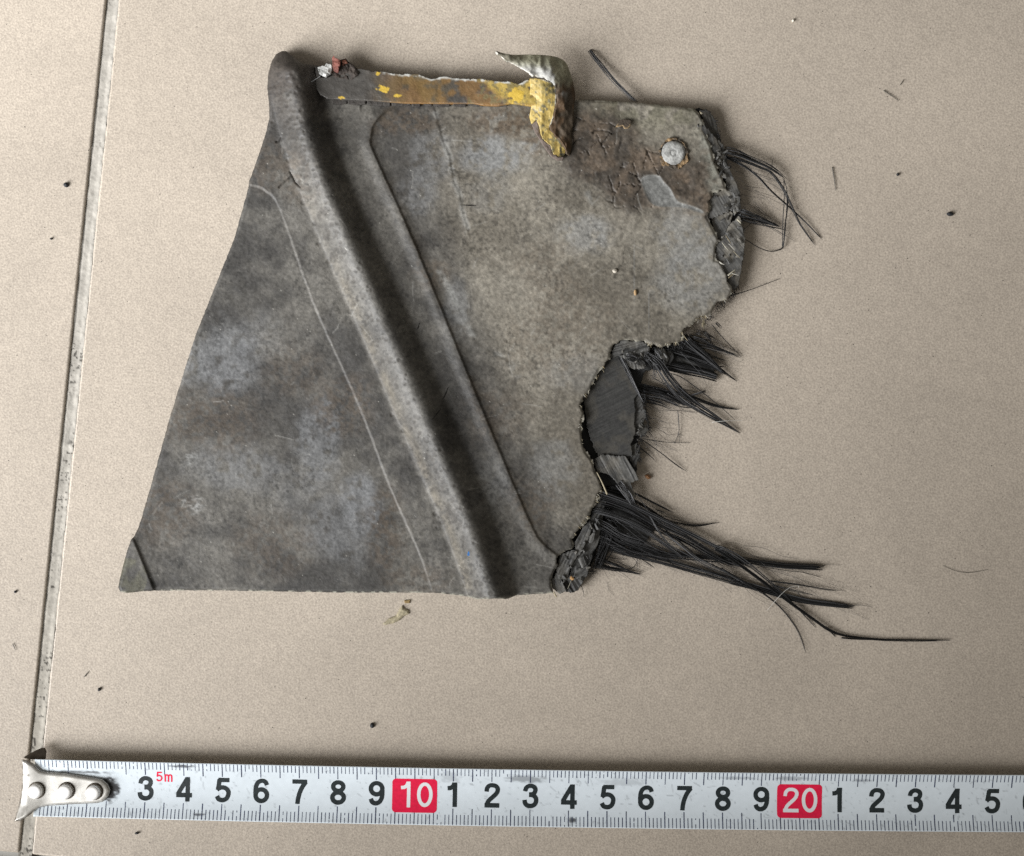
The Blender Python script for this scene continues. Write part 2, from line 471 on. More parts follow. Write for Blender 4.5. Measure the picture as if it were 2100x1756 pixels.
def panel_fields(x, y):
    F = {}
    sf = psdf(x, y, FLANGE)
    d, arc, side = pline(x, y, RIDGE)
    sd = d * -side                       # + on the right hand (upper right) of the ridge
    hw = np.interp(arc, [0, 300, 800, 1300], [64, 58, 61, 55])
    F['sf'] = sf; F['sd'] = sd / hw; F['hw'] = hw
    u = np.clip(sd / hw, -1, 1)
    bell = .55 * (0.5 + 0.5 * np.cos(np.pi * u)) + .45 * np.maximum(1 - (u / .86) ** 2, 0) ** 1.3
    F['ridge'] = 6.0 * bell * sst(88, 150, y)
    z = zbase(x, y) + F['ridge']
    wob = 1.4 * (fbm(x, y, 16, 3, 71) - 0.5) + 1.6 * (fbm(x, y, 5, 2, 72) - 0.5)
    dR = pline(x, y, RIGHTL)[0]
    right = sst(30, 6, dR) * sst(212, 250, y + (x < 740) * 99)
    lft = 1 - sst(0, 40, pline(x, y, LEFTL)[0])
    hgt = lft * (0.06 + 0.42 * fbm(x, y, 34, 3, 73)) + (1 - lft) * (.30 + .25 * fbm(x, y, 50, 3, 74)) * sst(212, 240, y + (x < 740) * 99)
    z += hgt * sst(1.5, -1.2, sf + wob)
    # the resin that ran out past the right hand step falls away from it
    F['fillet'] = np.exp(-np.maximum(sf, 0) / (10 + 7 * fbm(x, y, 60, 3, 75))) * right
    z += np.where(sf > 0, (.62 - .25 * sst(700, 1150, y)) * F['fillet'], (.62 - .25 * sst(700, 1150, y)) * right * sst(-60, 0, sf))
    # corner flap
    dl, _, sl = pline(x, y, [(262, 1085), (276, 1112), (317, 1213), (330, 1245)])
    fl = dl * sl
    F['flap'] = fl
    z += (0.35 * sst(-1.2, 1.2, fl) + .5 * np.where(fl > 0, 1, np.exp(-np.maximum(-fl, 0) / 11))) * (y > 1060) * sst(60, 40, np.abs(fl) * .6)
    dg, _, _ = pline(x, y, [(285, 1120), (305, 1165), (322, 1213)])
    z -= 0.10 * np.exp(-(dg / 4.5) ** 2)
    # relief: broad dents, wrinkles, grain
    z += 0.30 * (fbm(x, y, 75, 4, 11) - 0.5) + 0.13 * (fbm(x, y, 14, 3, 13) - 0.5) + 0.05 * (fbm(x, y, 4.5, 2, 15) - 0.5)
    for pl, a, w in ((WRK, 0.20, 4.0), (WR2, 0.08, 5.0), (WR3, 0.07, 5.0)):
        dw, _, s = pline(x, y, pl)
        z += a * np.exp(-(dw / (w * 2.2)) ** 2) * sst(3, -3, dw * -s) - 0.25 * a * np.exp(-(dw / w) ** 2)
    pit = np.zeros(x.shape)
    for px, py, pr in PIT:
        m = (np.abs(x - px) < pr * 2) & (np.abs(y - py) < pr * 2)
        if m.any():
            rr = np.hypot(x[m] - px, y[m] - py) / pr
            pit[m] = np.maximum(pit[m], sst(1.15, 0.55, rr) - 0.12 * np.exp(-((rr - 1.25) / 0.25) ** 2))
    F['pit'] = pit
    z -= 0.15 * pit
    # cracked sealant by the rivet
    sm = psdf(x, y, MUD) + 44 * (fbm(x, y, 30, 4, 50) - 0.5)
    mud = sst(20, -22, sm)
    F['mud'] = mud
    m = mud > 0.02
    cr = np.zeros(x.shape)
    wx = x + 14 * (fbm(x, y, 22, 3, 53) - 0.5); wy = y + 14 * (fbm(x, y, 22, 3, 54) - 0.5)
    d1 = np.full(m.sum(), 1e9); d2 = d1.copy()
    for px, py in CRK:
        dd = np.hypot(wx[m] - px, wy[m] - py)
        d2 = np.minimum(d2, np.maximum(d1, dd)); d1 = np.minimum(d1, dd)
    cr[m] = sst(1.4, 0.2, d2 - d1) * sst(0.40, 0.52, fbm(x[m], y[m], 30, 2, 57))
    cr *= sst(1390, 1340, x)
    F['crack'] = cr * mud * sst(-1, 3, psdf(x, y, PATCH))
    z += mud * (0.25 + 0.45 * (fbm(x, y, 15, 4, 55) - 0.45)) - 0.55 * F['crack']
    sp = psdf(x, y, PATCH)
    F['patch'] = sst(1.5, -1.5, sp)
    z += F['patch'] * (0.05 - mud * (0.25 + 0.45 * (fbm(x, y, 15, 4, 55) - 0.45))) + 0.12 * np.exp(-((sp + 1) / 3.0) ** 2)
    # crack star on the flange by the ridge
    for pl in (Z1([(455, 1262), (520, 1200), (565, 1165), (545, 1130)]), Z1([(565, 1165), (590, 1215), (635, 1262)]), Z1([(430, 880), (465, 868), (482, 838)]),):
        dw, _, _ = pline(x, y, pl)
        c = sst(1.9, 0.4, dw + 1.5 * (fbm(x, y, 7, 2, 58) - .5))
        z -= 0.45 * c
        F['crack'] = np.maximum(F['crack'], c)
    F['z'] = z
    return F


def blob(x, y, bx, by, rx, ry, seed, soft=0.25):
    d = np.hypot((x - bx) / rx, (y - by) / ry) + 0.9 * (fbm(x, y, 46, 5, seed) - 0.5)
    return sst(1 + soft, 1 - soft, d)


BLUE = [(455, 745, 85, 70, .8), (480, 960, 85, 50, .6), (655, 905, 46, 80, .75), (740, 1030, 38, 60, 1.0), (700, 1075, 70, 80, .6), (1015, 325, 62, 44, .95),
        (880, 330, 48, 55, .55), (850, 400, 40, 40, .5), (1190, 480, 60, 38, .6), (1000, 400, 45, 40, .25), (935, 630, 24, 60, .45), (1280, 360, 30, 20, .3),
        (1410, 480, 60, 60, .55), (1430, 570, 80, 60, .55), (1300, 560, 1.65, 60, .45), (1330, 640, 1.35, 40, .5), (1180, 760, 60, 40, .3), (1085, 300, 20, 14, .8),
        (610, 1010, 60, 50, .35), (520, 700, 60, 60, .3), (1130, 960, 50, 60, .45), (1010, 1000, 40, 60, .25), (1000, 240, 40, 20, .3)]
BROWN = [(1060, 250, 80, 28, .9), (1110, 285, 50, 40, .8), (430, 860, 110, 60, .55), (600, 760, 60, 50, .4), (330, 1050, 70, 60, .6), (560, 1120, 80, 60, .45), (790, 1090, 40, 80, .7),
         (700, 830, 60, 60, .6), (835, 250, 70, 26, .75), (890, 560, 40, 30, .5), (1150, 700, 120, 80, .35), (1130, 560, 70, 60, .3), (860, 1190, 60, 30, .5),
         (620, 360, 40, 50, .5), (540, 340, 40, 50, .45), (1390, 400, 50, 30, .6), (1020, 850, 60, 60, .3), (1090, 1040, 50, 50, .35)]


def panel_colour(x, y, F):
    n1 = fbm(x, y, 120, 5, 30)[:, None]; n2 = fbm(x, y, 26, 4, 33)[:, None]; n3 = fbm(x, y, 7, 3, 36)[:, None]
    c = L(66, 64, 61) + (L(103, 100, 94) - L(66, 64, 61)) * sst(0.32, 0.68, 0.7 * n1 + 0.3 * n2)
    dr, _, sr = pline(x, y, RIGHTL)
    rt = sst(0, 120, F['sf'])[:, None] * sst(760, 1000, x)[:, None]
    c = c * (1 - 0.85 * rt) + 0.85 * rt * (L(110, 104, 93) + (L(140, 134, 122) - L(110, 104, 93)) * sst(0.32, 0.68, 0.7 * n1 + 0.3 * n3))
    for i, (bx, by, rx, ry, a) in enumerate(BLUE):
        m = (np.abs(x - bx) < rx * 2) & (np.abs(y - by) < ry * 2)
        b = (blob(x[m], y[m], bx, by, rx, ry, 300 + i, 0.4) * a * 0.85 * sst(0.2, 0.55, fbm(x[m], y[m], 16, 4, 350 + i)))[:, None]
        c[m] = c[m] * (1 - b) + b * (L(118, 119, 120) + (L(138, 139, 138) - L(118, 119, 120)) * sst(800, 1100, x[m])[:, None])
    for i, (bx, by, rx, ry, a) in enumerate(BROWN):
        m = (np.abs(x - bx) < rx * 2) & (np.abs(y - by) < ry * 2)
        b = (blob(x[m], y[m], bx, by, rx, ry, 400 + i, 0.5) * a * sst(0.3, 0.6, fbm(x[m], y[m], 9, 3, 410)))[:, None]
        c[m] = c[m] * (1 - b) + b * (L(84, 74, 63) + (L(96, 84, 70) - L(84, 74, 63)) * sst(800, 1100, x[m])[:, None])
    # dust streaks along the ridge: pale crest, tan foot
    u = F['sd']
    on = sst(100, 300, y) * (F['ridge'] > -1)
    pale = (np.exp(-((u + 0.18) / 0.36) ** 2) * on * sst(0.25, 0.65, fbm(x, y, 40, 4, 61)))[:, None]
    c = c * (1 - 0.8 * pale) + 0.75 * pale * L(107, 105, 101)
    tan = (np.exp(-((u + 0.72) / 0.16) ** 2) * on * sst(0.2, 0.6, fbm(x, y, 30, 4, 64)) * sst(250, 700, y))[:, None]
    c = c * (1 - 0.6 * tan) + 0.6 * tan * L(114, 107, 94)
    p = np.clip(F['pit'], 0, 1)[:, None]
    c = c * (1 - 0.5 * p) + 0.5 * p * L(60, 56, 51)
    # step of the flange: paler on the left line, grime on the right
    le = (np.exp(-(F['sf'] / 2.0) ** 2) * (pline(x, y, LEFTL)[0] < 8) * sst(0.25, 0.6, fbm(x, y, 60, 3, 66)))[:, None]
    c = c * (1 - 0.35 * le) + 0.3 * le * L(112, 107, 99)
    # soot, and painted-in shade, at the top end of the ridge
    so = (sst(300, 150, y) * sst(720, 640, x) * sst(0.2, 0.55, fbm(x, y, 40, 3, 68)))[:, None]
    c = c * (1 - 0.85 * so) + 0.85 * so * L(58, 52, 47)
    # chalk scuffs lower left
    for bx, by, rr in ((398, 1035, 22), (392, 942, 16), (375, 1030, 10), (1060, 1010, 8), (925, 345, 18)):
        m = np.hypot(x - bx, y - by) < rr * 1.6
        b = (sst(1.3, 0.2, np.hypot(x[m] - bx, y[m] - by) / rr) * sst(0.45, 0.75, fbm(x[m], y[m] * 2.5, 9, 3, 80)))[:, None]
        c[m] = c[m] * (1 - .55 * b) + .55 * b * L(176, 176, 173)
    for pl, a in ((WRK, 0.5), (WR2, 0.45), (WR3, 0.45)):
        w = (a * np.exp(-(pline(x, y, pl)[0] / 6) ** 2) * sst(0.35, 0.65, fbm(x, y, 20, 3, 82)))[:, None]
        c = c * (1 - w) + w * L(164, 164, 160)
    ol = (sst(1180, 1280, x) * sst(300, 225, y) + 0.8 * (np.hypot(x - 262, y - 1185) < 40))
    ol = np.clip(ol * sst(0.3, 0.6, fbm(x, y, 24, 3, 84)), 0, 1)[:, None]
    c = c * (1 - 0.55 * ol) + 0.55 * ol * L(104, 102, 82)
    pe = (np.exp(-((x - 1455 + 0.0 * y) / 22) ** 2) * (y < 400) * sst(0.3, 0.6, fbm(x, y, 12, 3, 85)))[:, None]
    c = c * (1 - 0.6 * pe) + 0.6 * pe * L(150, 152, 142)
    mu = F['mud'][:, None] * (1 - F['patch'][:, None])
    mc = (L(70, 62, 54) + (L(102, 88, 74) - L(70, 62, 54)) * sst(0.35, 0.7, n2)) * (0.72 + 0.28 * sst(1290, 1350, x))[:, None]
    c = c * (1 - 0.85 * mu) + 0.85 * mu * mc
    pa = F['patch'][:, None]
    c = c * (1 - pa) + pa * L(116, 116, 113) * (0.85 + 0.3 * n3)
    rim = np.exp(-((psdf(x, y, PATCH) + 1) / 3.0) ** 2)[:, None] * 0.2
    c = c * (1 - rim) + rim * L(150, 150, 146)
    ck = F['crack'][:, None]
    c = c * (1 - 0.6 * ck) + 0.6 * ck * L(40, 35, 31)
    # scratches
    rs = np.random.default_rng(44)
    for k in range(120):
        x0, y0 = rs.uniform(260, 1480), rs.uniform(240, 1210)
        a = rs.normal(2.0, .7); ln = rs.uniform(8, 46)
        p = np.array([(x0, y0), (x0 + ln * .5 * math.cos(a) + rs.normal(0, 2), y0 + ln * .5 * math.sin(a)), (x0 + ln * math.cos(a), y0 + ln * math.sin(a))])
        m = (x > p[:, 0].min() - 3) & (x < p[:, 0].max() + 3) & (y > p[:, 1].min() - 3) & (y < p[:, 1].max() + 3)
        if not m.any(): continue
        w = (sst(1.7, .3, pline(x[m], y[m], p)[0]) * rs.uniform(.1, .4))[:, None]
        c[m] = c[m] * (1 - w) + w * (L(168, 166, 160) if rs.random() < .72 else L(40, 38, 35))
    # grime lying against the long step
    dg, _, sg = pline(x, y, RIGHTL)
    gr = (np.exp(-np.maximum(dg * np.where(F['sf'] > 0, 1, 3), 0) / 9) * sst(.3, .6, fbm(x, y, 26, 4, 87)) * .5)[:, None]
    c = c * (1 - gr) + gr * L(82, 72, 58)
    # speckle and grain
    c = c * (0.58 + 0.84 * fbm(x, y, 4.2, 2, 90)[:, None]) * (0.88 + 0.24 * n2) * (0.86 + 0.28 * n3)
    dk = (sst(0.60, 0.78, fbm(x, y, 6, 2, 92)) * sst(0.4, 0.6, fbm(x, y, 80, 4, 95)))[:, None]
    c = c * (1 - 0.4 * dk)
    g = np.random.default_rng(8).random(len(x))
    gs = (g < 0.0010)
    c[gs] = c[gs] * .4 + .6 * L(200, 197, 188) * (g[gs] / 0.0010)[:, None]  # scattered pale dots painted as glints
    c[(g > 0.9965)] *= 0.5
    return c


def make_panel():
    def sdf(x, y):
        d = psdf(x, y, OUT)
        rag = sst(1120, 1150, x) * sst(225, 240, y)
        return d + rag * (11.0 * (fbm(x, y, 9, 4, 100) - 0.5) + 2.5 * (fbm(x, y, 3.2, 1, 99) - .5)) + 1.6 * (fbm(x, y, 7, 2, 101) - 0.5)
    x, y, q, b = gridsdf(sdf, (232, 96, 1512, 1236), 2.0)
    F = panel_fields(x, y)
    z = F['z']
    edge = np.abs(psdf(x, y, OUT))
    z = z - 0.5 * sst(5, 0, edge)
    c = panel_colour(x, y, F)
    ed = (sst(3.5, 0.5, edge) * sst(1120, 1150, x) * sst(0.35, 0.6, fbm(x, y, 9, 3, 103)))[:, None]
    c = c * (1 - 0.75 * ed) + 0.75 * ed * L(166, 162, 148)
    be = (sst(3.5, 0.5, edge) * (y > 1190) * sst(0.5, 0.65, fbm(x, y, 9, 3, 104)))[:, None]
    c = c * (1 - be) + be * L(168, 166, 152)
    v = P(x, y, z)
    bu, inv = np.unique(b, return_inverse=True); inv = inv.reshape(b.shape)
    # the wall follows the tear: solid edge on the left and bottom, thin skin on the torn side
    low = v[bu].copy()
    thin = sst(1120, 1160, x[bu]) * sst(220, 240, y[bu])
    low[:, 2] = (thin * (z[bu] - 1.1) + (1 - thin) * 0.5) * 1e-3
    n = len(x)
    walls = np.stack([b[:, 1], b[:, 0], n + inv[:, 0], n + inv[:, 1]], -1)
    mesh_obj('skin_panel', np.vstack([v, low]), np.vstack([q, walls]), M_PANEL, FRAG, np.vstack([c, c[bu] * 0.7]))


make_panel()


# ------------------------------------------------------------------ broken laminate under the skin
def ply(poly, z, ang, seed, shade=1.0, jag=5.0, step=1.3, slope=(0, 0), thick=0.35, name='carbon_ply', dust=0.35, rough=0.10, bow=0.0, contrast=1.0):
    poly = np.asarray(poly, float)[:, :2]
    z = z - 0.55
    x0, y0 = poly.min(0) - 12; x1, y1 = poly.max(0) + 12
    ca, sa = math.cos(math.radians(ang)), math.sin(math.radians(ang))
    cx, cy = poly.mean(0)

    def uv(x, y):
        return (x * ca - y * sa), (x * sa + y * ca)

    def sdf(x, y):
        u, v = uv(x, y)
        return psdf(x, y, poly) + jag * (fbm(u * 0.35, v * 2.6, 9, 3, seed) - 0.5) * 2

    def zf(x, y):
        u, v = uv(x, y)
        s = fbm(u * 0.05, v, 2.6, 3, seed + 1) - 0.5
        st = fbm(u * 0.02, v, 11, 2, seed + 2) - 0.5
        ch = fbm(x, y, 17, 4, seed + 7) - 0.5
        return z + slope[0] * (x - cx) + slope[1] * (y - cy) + rough * 2.2 * s + rough * 2 * st + rough * 2.5 * ch + bow * (((x - cx) ** 2 + (y - cy) ** 2) / 2500)

    def cf(x, y):
        u, v = uv(x, y)
        s = sst(.2, .8, fbm(u * 0.05, v, 2.2, 3, seed + 3))[:, None]
        d = sst(0.42, 0.7, fbm(x, y, 22, 4, seed + 4))[:, None] * dust
        s = .5 + (s - .5) * contrast
        c = L(50, 50, 50) * (1 - s) + L(100, 99, 96) * s
        c = c * (1 - d) + d * L(104, 100, 92)
        c *= (0.75 + 0.5 * fbm(x, y, 3.5, 2, seed + 5))[:, None] * shade
        return c
    return slab(name, sdf, (x0, y0, x1, y1), step, zf, cf, M_PLY, FRAG, thick=thick, back=True)


# dark solid laminate that the plies lie on
CORE = [np.vstack([Z3([(1000, 300), (1060, 280), (1110, 300), (1150, 350), (1195, 460), (1215, 560), (1250, 640), (1262, 720), (1300, 800), (1335, 900), (1365, 980), (1380, 1130),
                       (1375, 1200), (1405, 1380), (1405, 1440), (1385, 1560), (1370, 1680)]), Z4([(1560, 500), (1480, 610), (1350, 740), (1200, 760), (1000, 600)]),
                   [(1400, 560), (1380, 420), (1400, 300)]]),
        np.vstack([Z5([(760, 190), (960, 250), (960, 420), (900, 560), (880, 690), (900, 860), (920, 1000), (880, 1120), (850, 1280), (860, 1480), (800, 1560), (760, 1660), (600, 1700)]),
                   Z6([(760, 560), (690, 660), (680, 800), (610, 980), (560, 1080), (480, 1190), (400, 1205), (300, 1190)]),
                   [(1110, 1180), (1120, 1080), (1170, 950), (1160, 850), (1190, 760), (1240, 690)]])]
for i, c in enumerate(CORE):
    def cz(x, y, i=i):
        return 2.0 + 1.0 * (fbm(x, y, 30, 4, 120 + i) - 0.5) - (0.0 if i == 0 else 0.4)
    def cc(x, y, i=i):
        return L(40, 40, 40) * (0.6 + 0.8 * fbm(x, y, 8, 3, 130 + i))[:, None]
    slab('laminate_core', lambda x, y, c=c: psdf(x, y, c) + 8 * (fbm(x, y, 9, 3, 111) - 0.5), (*(c.min(0) - 10), *(c.max(0) + 10)), 2.5, cz, cc, M_PLY, FRAG, zbot=0.6)

# upper right break: z falls outwards
ply(Z3([(1040, 420), (1085, 430), (1140, 480), (1200, 540), (1230, 620), (1270, 720), (1290, 800), (1250, 860), (1180, 760), (1120, 620), (1060, 520)]), 4.6, 100, 500, 1.15, slope=(-0.035, 0), dust=0.8, rough=0.09, contrast=.45)
ply(Z3([(1150, 560), (1215, 545), (1262, 640), (1270, 730), (1320, 840), (1290, 900), (1200, 800)]), 3.9, 115, 510, 1.4, slope=(-0.03, 0), dust=0.8, rough=0.09, contrast=.45)
ply(Z3([(1255, 760), (1290, 770), (1345, 900), (1382, 990), (1395, 1130), (1340, 1180), (1300, 1050), (1265, 900)]), 4.2, -64, 520, 1.9, jag=2.5, slope=(-0.02, 0), dust=0.8, rough=0.09, contrast=.45)
ply(Z3([(1140, 970), (1270, 960), (1340, 1000), (1350, 1120), (1260, 1160), (1140, 1215), (1100, 1190), (1120, 1080)]), 4.7, -60, 530, 1.7, slope=(-0.015, 0), dust=0.8, rough=0.09, contrast=.45)
ply(Z3([(1140, 1200), (1300, 1140), (1330, 1160), (1300, 1260), (1220, 1400), (1160, 1300)]), 4.1, -62, 540, 1.35, jag=3, dust=0.8, rough=0.09, contrast=.45)
ply(Z3([(1190, 1420), (1240, 1370), (1300, 1260), (1375, 1190), (1400, 1230), (1428, 1380), (1425, 1450), (1402, 1590), (1390, 1680), (1300, 1700), (1200, 1600), (1170, 1550)]), 4.5, -50, 550, 1.6, jag=3, slope=(-0.01, 0), dust=0.8, rough=0.09, contrast=.45)
ply(np.vstack([Z4([(1430, 230), (1500, 200), (1600, 180), (1680, 240), (1660, 400), (1640, 480), (1590, 530), (1540, 460), (1500, 350)])]), 4.2, 60, 560, 1.25, jag=2.5, slope=(-0.02, 0), dust=0.8, rough=0.09, contrast=.45)
ply(Z3([(1050, 300), (1075, 290), (1120, 300), (1160, 350), (1200, 450), (1225, 560), (1190, 600), (1130, 520), (1080, 460), (1085, 400)]), 3.9, 105, 565, 0.8, jag=3.5, slope=(-0.03, 0), dust=0.5, rough=0.2, contrast=.5)
# cavity
ply(Z5([(600, 300), (690, 280), (760, 400), (830, 560), (885, 680), (835, 740), (845, 860), (830, 960), (845, 1080), (800, 1180), (812, 1300), (740, 1300), (490, 1310), (440, 1230), (395, 1100),
        (368, 1000), (350, 900), (330, 760), (300, 640), (330, 560), (450, 420)]), 3.9, 27, 570, 0.52, jag=2.5, slope=(0.003, 0), dust=0.7, rough=0.035, contrast=.45)
ply(Z5([(810, 740), (885, 690), (925, 800), (950, 880), (930, 960), (965, 1040), (900, 1110), (820, 1080)]), 3.3, 50, 580, 0.85, jag=5, rough=0.14)
ply(Z5([(780, 1180), (850, 1180), (885, 1290), (840, 1400), (760, 1320)]), 3.2, 60, 590, 0.9, jag=6, rough=0.14)
ply(Z5([(440, 1330), (500, 1285), (745, 1300), (800, 1380), (885, 1530), (800, 1560), (850, 1700), (760, 1735), (680, 1590), (620, 1510), (550, 1470), (470, 1460)]), 4.4, -62, 600, 1.25, jag=3, rough=0.12, dust=0.6)
ply(Z5([(580, 330), (640, 190), (740, 150), (960, 180), (985, 250), (960, 320), (930, 400), (880, 440), (820, 430), (720, 300)]), 4.6, 15, 610, 1.1, jag=5, rough=0.2)
ply(Z5([(690, 300), (760, 300), (900, 320), (945, 420), (860, 440), (780, 420)]), 5.0, -80, 615, 1.25, jag=4, rough=0.2)
ply(Z5([(1040, 240), (1130, 240), (1180, 330), (1140, 400), (1080, 380), (1020, 300)]), 4.6, -55, 620, 0.9, jag=4, rough=0.2)
ply(Z5([(1150, 260), (1215, 265), (1222, 330), (1180, 400), (1130, 400)]), 4.0, 60, 622, 0.7, jag=3, rough=0.2)
# lower edge
ply(Z6([(700, 300), (760, 290), (745, 420), (710, 600), (690, 760), (640, 840), (600, 980), (580, 1080), (500, 1090), (420, 1060), (430, 960), (500, 820), (560, 640), (640, 470)]), 4.0, 62, 630, 0.85, jag=4, slope=(-0.01, 0), rough=0.26, dust=0.2)
ply(Z6([(330, 870), (440, 815), (500, 830), (480, 900), (420, 1000), (400, 1100), (330, 1090), (290, 1010)]), 4.9, 66, 640, 1.1, jag=3, rough=0.18)
ply(Z6([(470, 1000), (590, 960), (585, 1070), (500, 1085), (460, 1060)]), 4.7, 40, 645, 1.2, jag=3, rough=0.12)
ply(Z6([(255, 1090), (300, 1030), (340, 1090), (390, 1200), (330, 1230), (262, 1180)]), 4.6, -70, 650, 1.5, jag=2, rough=0.14)
ply(Z6([(340, 1080), (420, 1070), (500, 1090), (560, 1090), (490, 1200), (420, 1222), (380, 1210)]), 3.6, -60, 655, 0.7, jag=3, rough=0.26)
ply(Z6([(460, 760), (520, 640), (590, 560), (640, 560), (600, 700), (520, 860), (470, 880)]), 4.9, 64, 660, 0.95, jag=4, rough=0.24, dust=0.3)
ply(Z6([(600, 690), (660, 640), (650, 730), (620, 760), (590, 740)]), 5.0, 70, 665, 1.3, jag=2, rough=0.12)
ply(Z6([(490, 900), (550, 870), (575, 960), (530, 1000)]), 5.1, -70, 667, 1.2, jag=2, rough=0.12)

# matted fibre under the two tails
ply(Z6([(640, 280), (800, 285), (960, 420), (1120, 540), (1200, 640), (1130, 740), (1000, 790), (850, 780), (700, 790), (620, 600)]), 1.9, -27, 670, 0.33, jag=9, slope=(-0.006, 0), rough=0.16, dust=0.1, thick=0.6, name='fibre_mat')
ply(Z5([(900, 250), (1200, 190), (1400, 120), (1560, 300), (1640, 440), (1560, 480), (1300, 440), (1000, 440), (880, 420)]), 2.3, -24, 675, 0.35, jag=8, slope=(-0.01, 0), rough=0.16, dust=0.1, thick=0.6, name='fibre_mat')

# ------------------------------------------------------------------ fibres
def tube(pts, w, h, sides=5):
    """pts: n x 3 (m); w, h: half width / half height arrays (m) -> verts, quads"""
    n = len(pts)
    t = np.gradient(pts, axis=0); t /= np.linalg.norm(t, axis=1, keepdims=True) + 1e-12
    s = np.stack([t[:, 1], -t[:, 0], 0 * t[:, 0]], -1); s /= np.linalg.norm(s, axis=1, keepdims=True) + 1e-12
    up = np.cross(s, t)
    a = np.arange(sides) / sides * 2 * np.pi
    v = pts[:, None] + s[:, None] * (np.cos(a)[None, :, None] * w[:, None, None]) + up[:, None] * (np.sin(a)[None, :, None] * h[:, None, None])
    i, j = np.meshgrid(np.arange(n - 1), np.arange(sides), indexing='ij')
    A = i * sides + j; B = i * sides + (j + 1) % sides
    q = np.stack([A, B, B + sides, A + sides], -1).reshape(-1, 4)
    caps = np.array([[0, k + 1, k, 0] for k in range(1, sides - 1)])[:, [0, 1, 2]]
    tr = np.vstack([caps, caps[:, ::-1] + (n - 1) * sides])
    return v.reshape(-1, 3), q, tr


def strands_obj(name, items, parent, mat=M_CARBON):
    """items: list of (points n x 3 [plan x, y, z mm], half width plan units array, flat ratio, colour)"""
    V = []; Q = []; T = []; C = []; n = 0
    for pts, hw, flat, colr in items:
        p = P(pts[:, 0], pts[:, 1], pts[:, 2])
        w = np.asarray(hw, float) / SPX
        v, q, t = tube(p, w, w * flat)
        V.append(v); Q.append(q + n); T.append(t + n); C.append(np.tile(colr, (len(v), 1))); n += len(v)
    return mesh_obj(name, np.vstack(V), np.vstack(Q), mat, parent, np.vstack(C), True, np.vstack(T))


def carbon(rg, lo=0.012, hi=0.085):
    k = rg.random() ** 2.2
    return np.array([1, 1, 1.03]) * (lo + (hi - lo) * k)


def tow(guide, width, n, r, z, seed, fray=0.12, name='fibre_tow', spread=0.0, lo=0.012, hi=0.085, layers=1.0, taper=0.55, wander=0.06, root=0.02, drop=0.9):
    """a bundle of n fibres along guide; width (list) and r in plan units, z list in mm along the guide"""
    rg = np.random.default_rng(seed)
    g = np.asarray(guide, float)[:, :2]
    wv = np.interp(np.linspace(0, 1, len(g)), np.linspace(0, 1, len(width)), width)
    zv = np.interp(np.linspace(0, 1, len(g)), np.linspace(0, 1, len(z)), z)
    c = smooth(np.column_stack([g, wv, zv]), 7)
    tang = np.gradient(c[:, :2], axis=0); tang /= np.linalg.norm(tang, axis=1, keepdims=True)
    nor = np.stack([-tang[:, 1], tang[:, 0]], -1)
    s = np.linspace(0, 1, len(c))
    items = []
    n = max(5, int(n * .62))
    for k in range(n):
        u = (rg.random() * 2 - 1) if n > 6 else ((2 * (k + .5) / n - 1) + rg.normal(0, .1))
        end = 1 - fray * rg.random() ** 1.5 * 2
        st = root * rg.random()
        m = max(8, int(len(c) * 0.8))
        ss = np.linspace(st, max(end, 0.25), m)
        off = u + 1.5 * wander * np.sin(ss * rg.uniform(2, 7) + rg.uniform(0, 6.3)) * 2 + .05 * np.sin(ss * rg.uniform(9, 22) + rg.uniform(0, 6.3)) + spread * rg.normal() * ss ** 2
        cx = np.interp(ss, s, c[:, 0]); cy = np.interp(ss, s, c[:, 1]); w = np.interp(ss, s, c[:, 2]); zz = np.interp(ss, s, c[:, 3])
        nx = np.interp(ss, s, nor[:, 0]); ny = np.interp(ss, s, nor[:, 1])
        hw = 0.82 * r * rg.uniform(0.5, 1.5) * (1 - (1 - taper) * (ss - st) ** 2)
        hw[-1] *= 0.35
        zj = layers * rg.uniform(-0.5, 0.5) * (1 - u * u * 0.6)
        pz = np.maximum(zz + zj - drop * sst(.17, 0.02, ss) + 0.12 * np.sin(ss * 9 + k), 0.12)
        kk = .35 * rg.random() ** 2 + .75 * float(sst(.45, .8, vnoise(np.array([u * 4.5 + seed * 3.1]), np.array([seed * 1.7]), 960))[0]) * rg.uniform(.4, 1)
        items.append((np.column_stack([cx + nx * off * w / 2, cy + ny * off * w / 2, pz]), hw, 0.7, np.array([1, 1, 1.03]) * (lo * .45 + (hi * 1.7 - lo * .45) * kk ** 1.4)))
    return strands_obj(name, items, FRAG)


def single(pts, hw, z, seed, name='fibre_strand', flat=0.7, lo=0.012, hi=0.04, parent=FRAG, mat=M_CARBON, col=None):
    g = np.asarray(pts, float)[:, :2]
    zv = np.interp(np.linspace(0, 1, len(g)), np.linspace(0, 1, len(z)), z)
    c = smooth(np.column_stack([g, zv]), 8)
    s = np.linspace(0, 1, len(c))
    w = np.interp(s, np.linspace(0, 1, len(hw)), hw)
    rg = np.random.default_rng(seed)
    colr = carbon(rg, lo, hi) if col is None else col
    items = [(np.column_stack([c[:, :2], np.maximum(c[:, 2], 0.1)]), w, flat, colr)]
    return strands_obj(name, items, parent, mat)


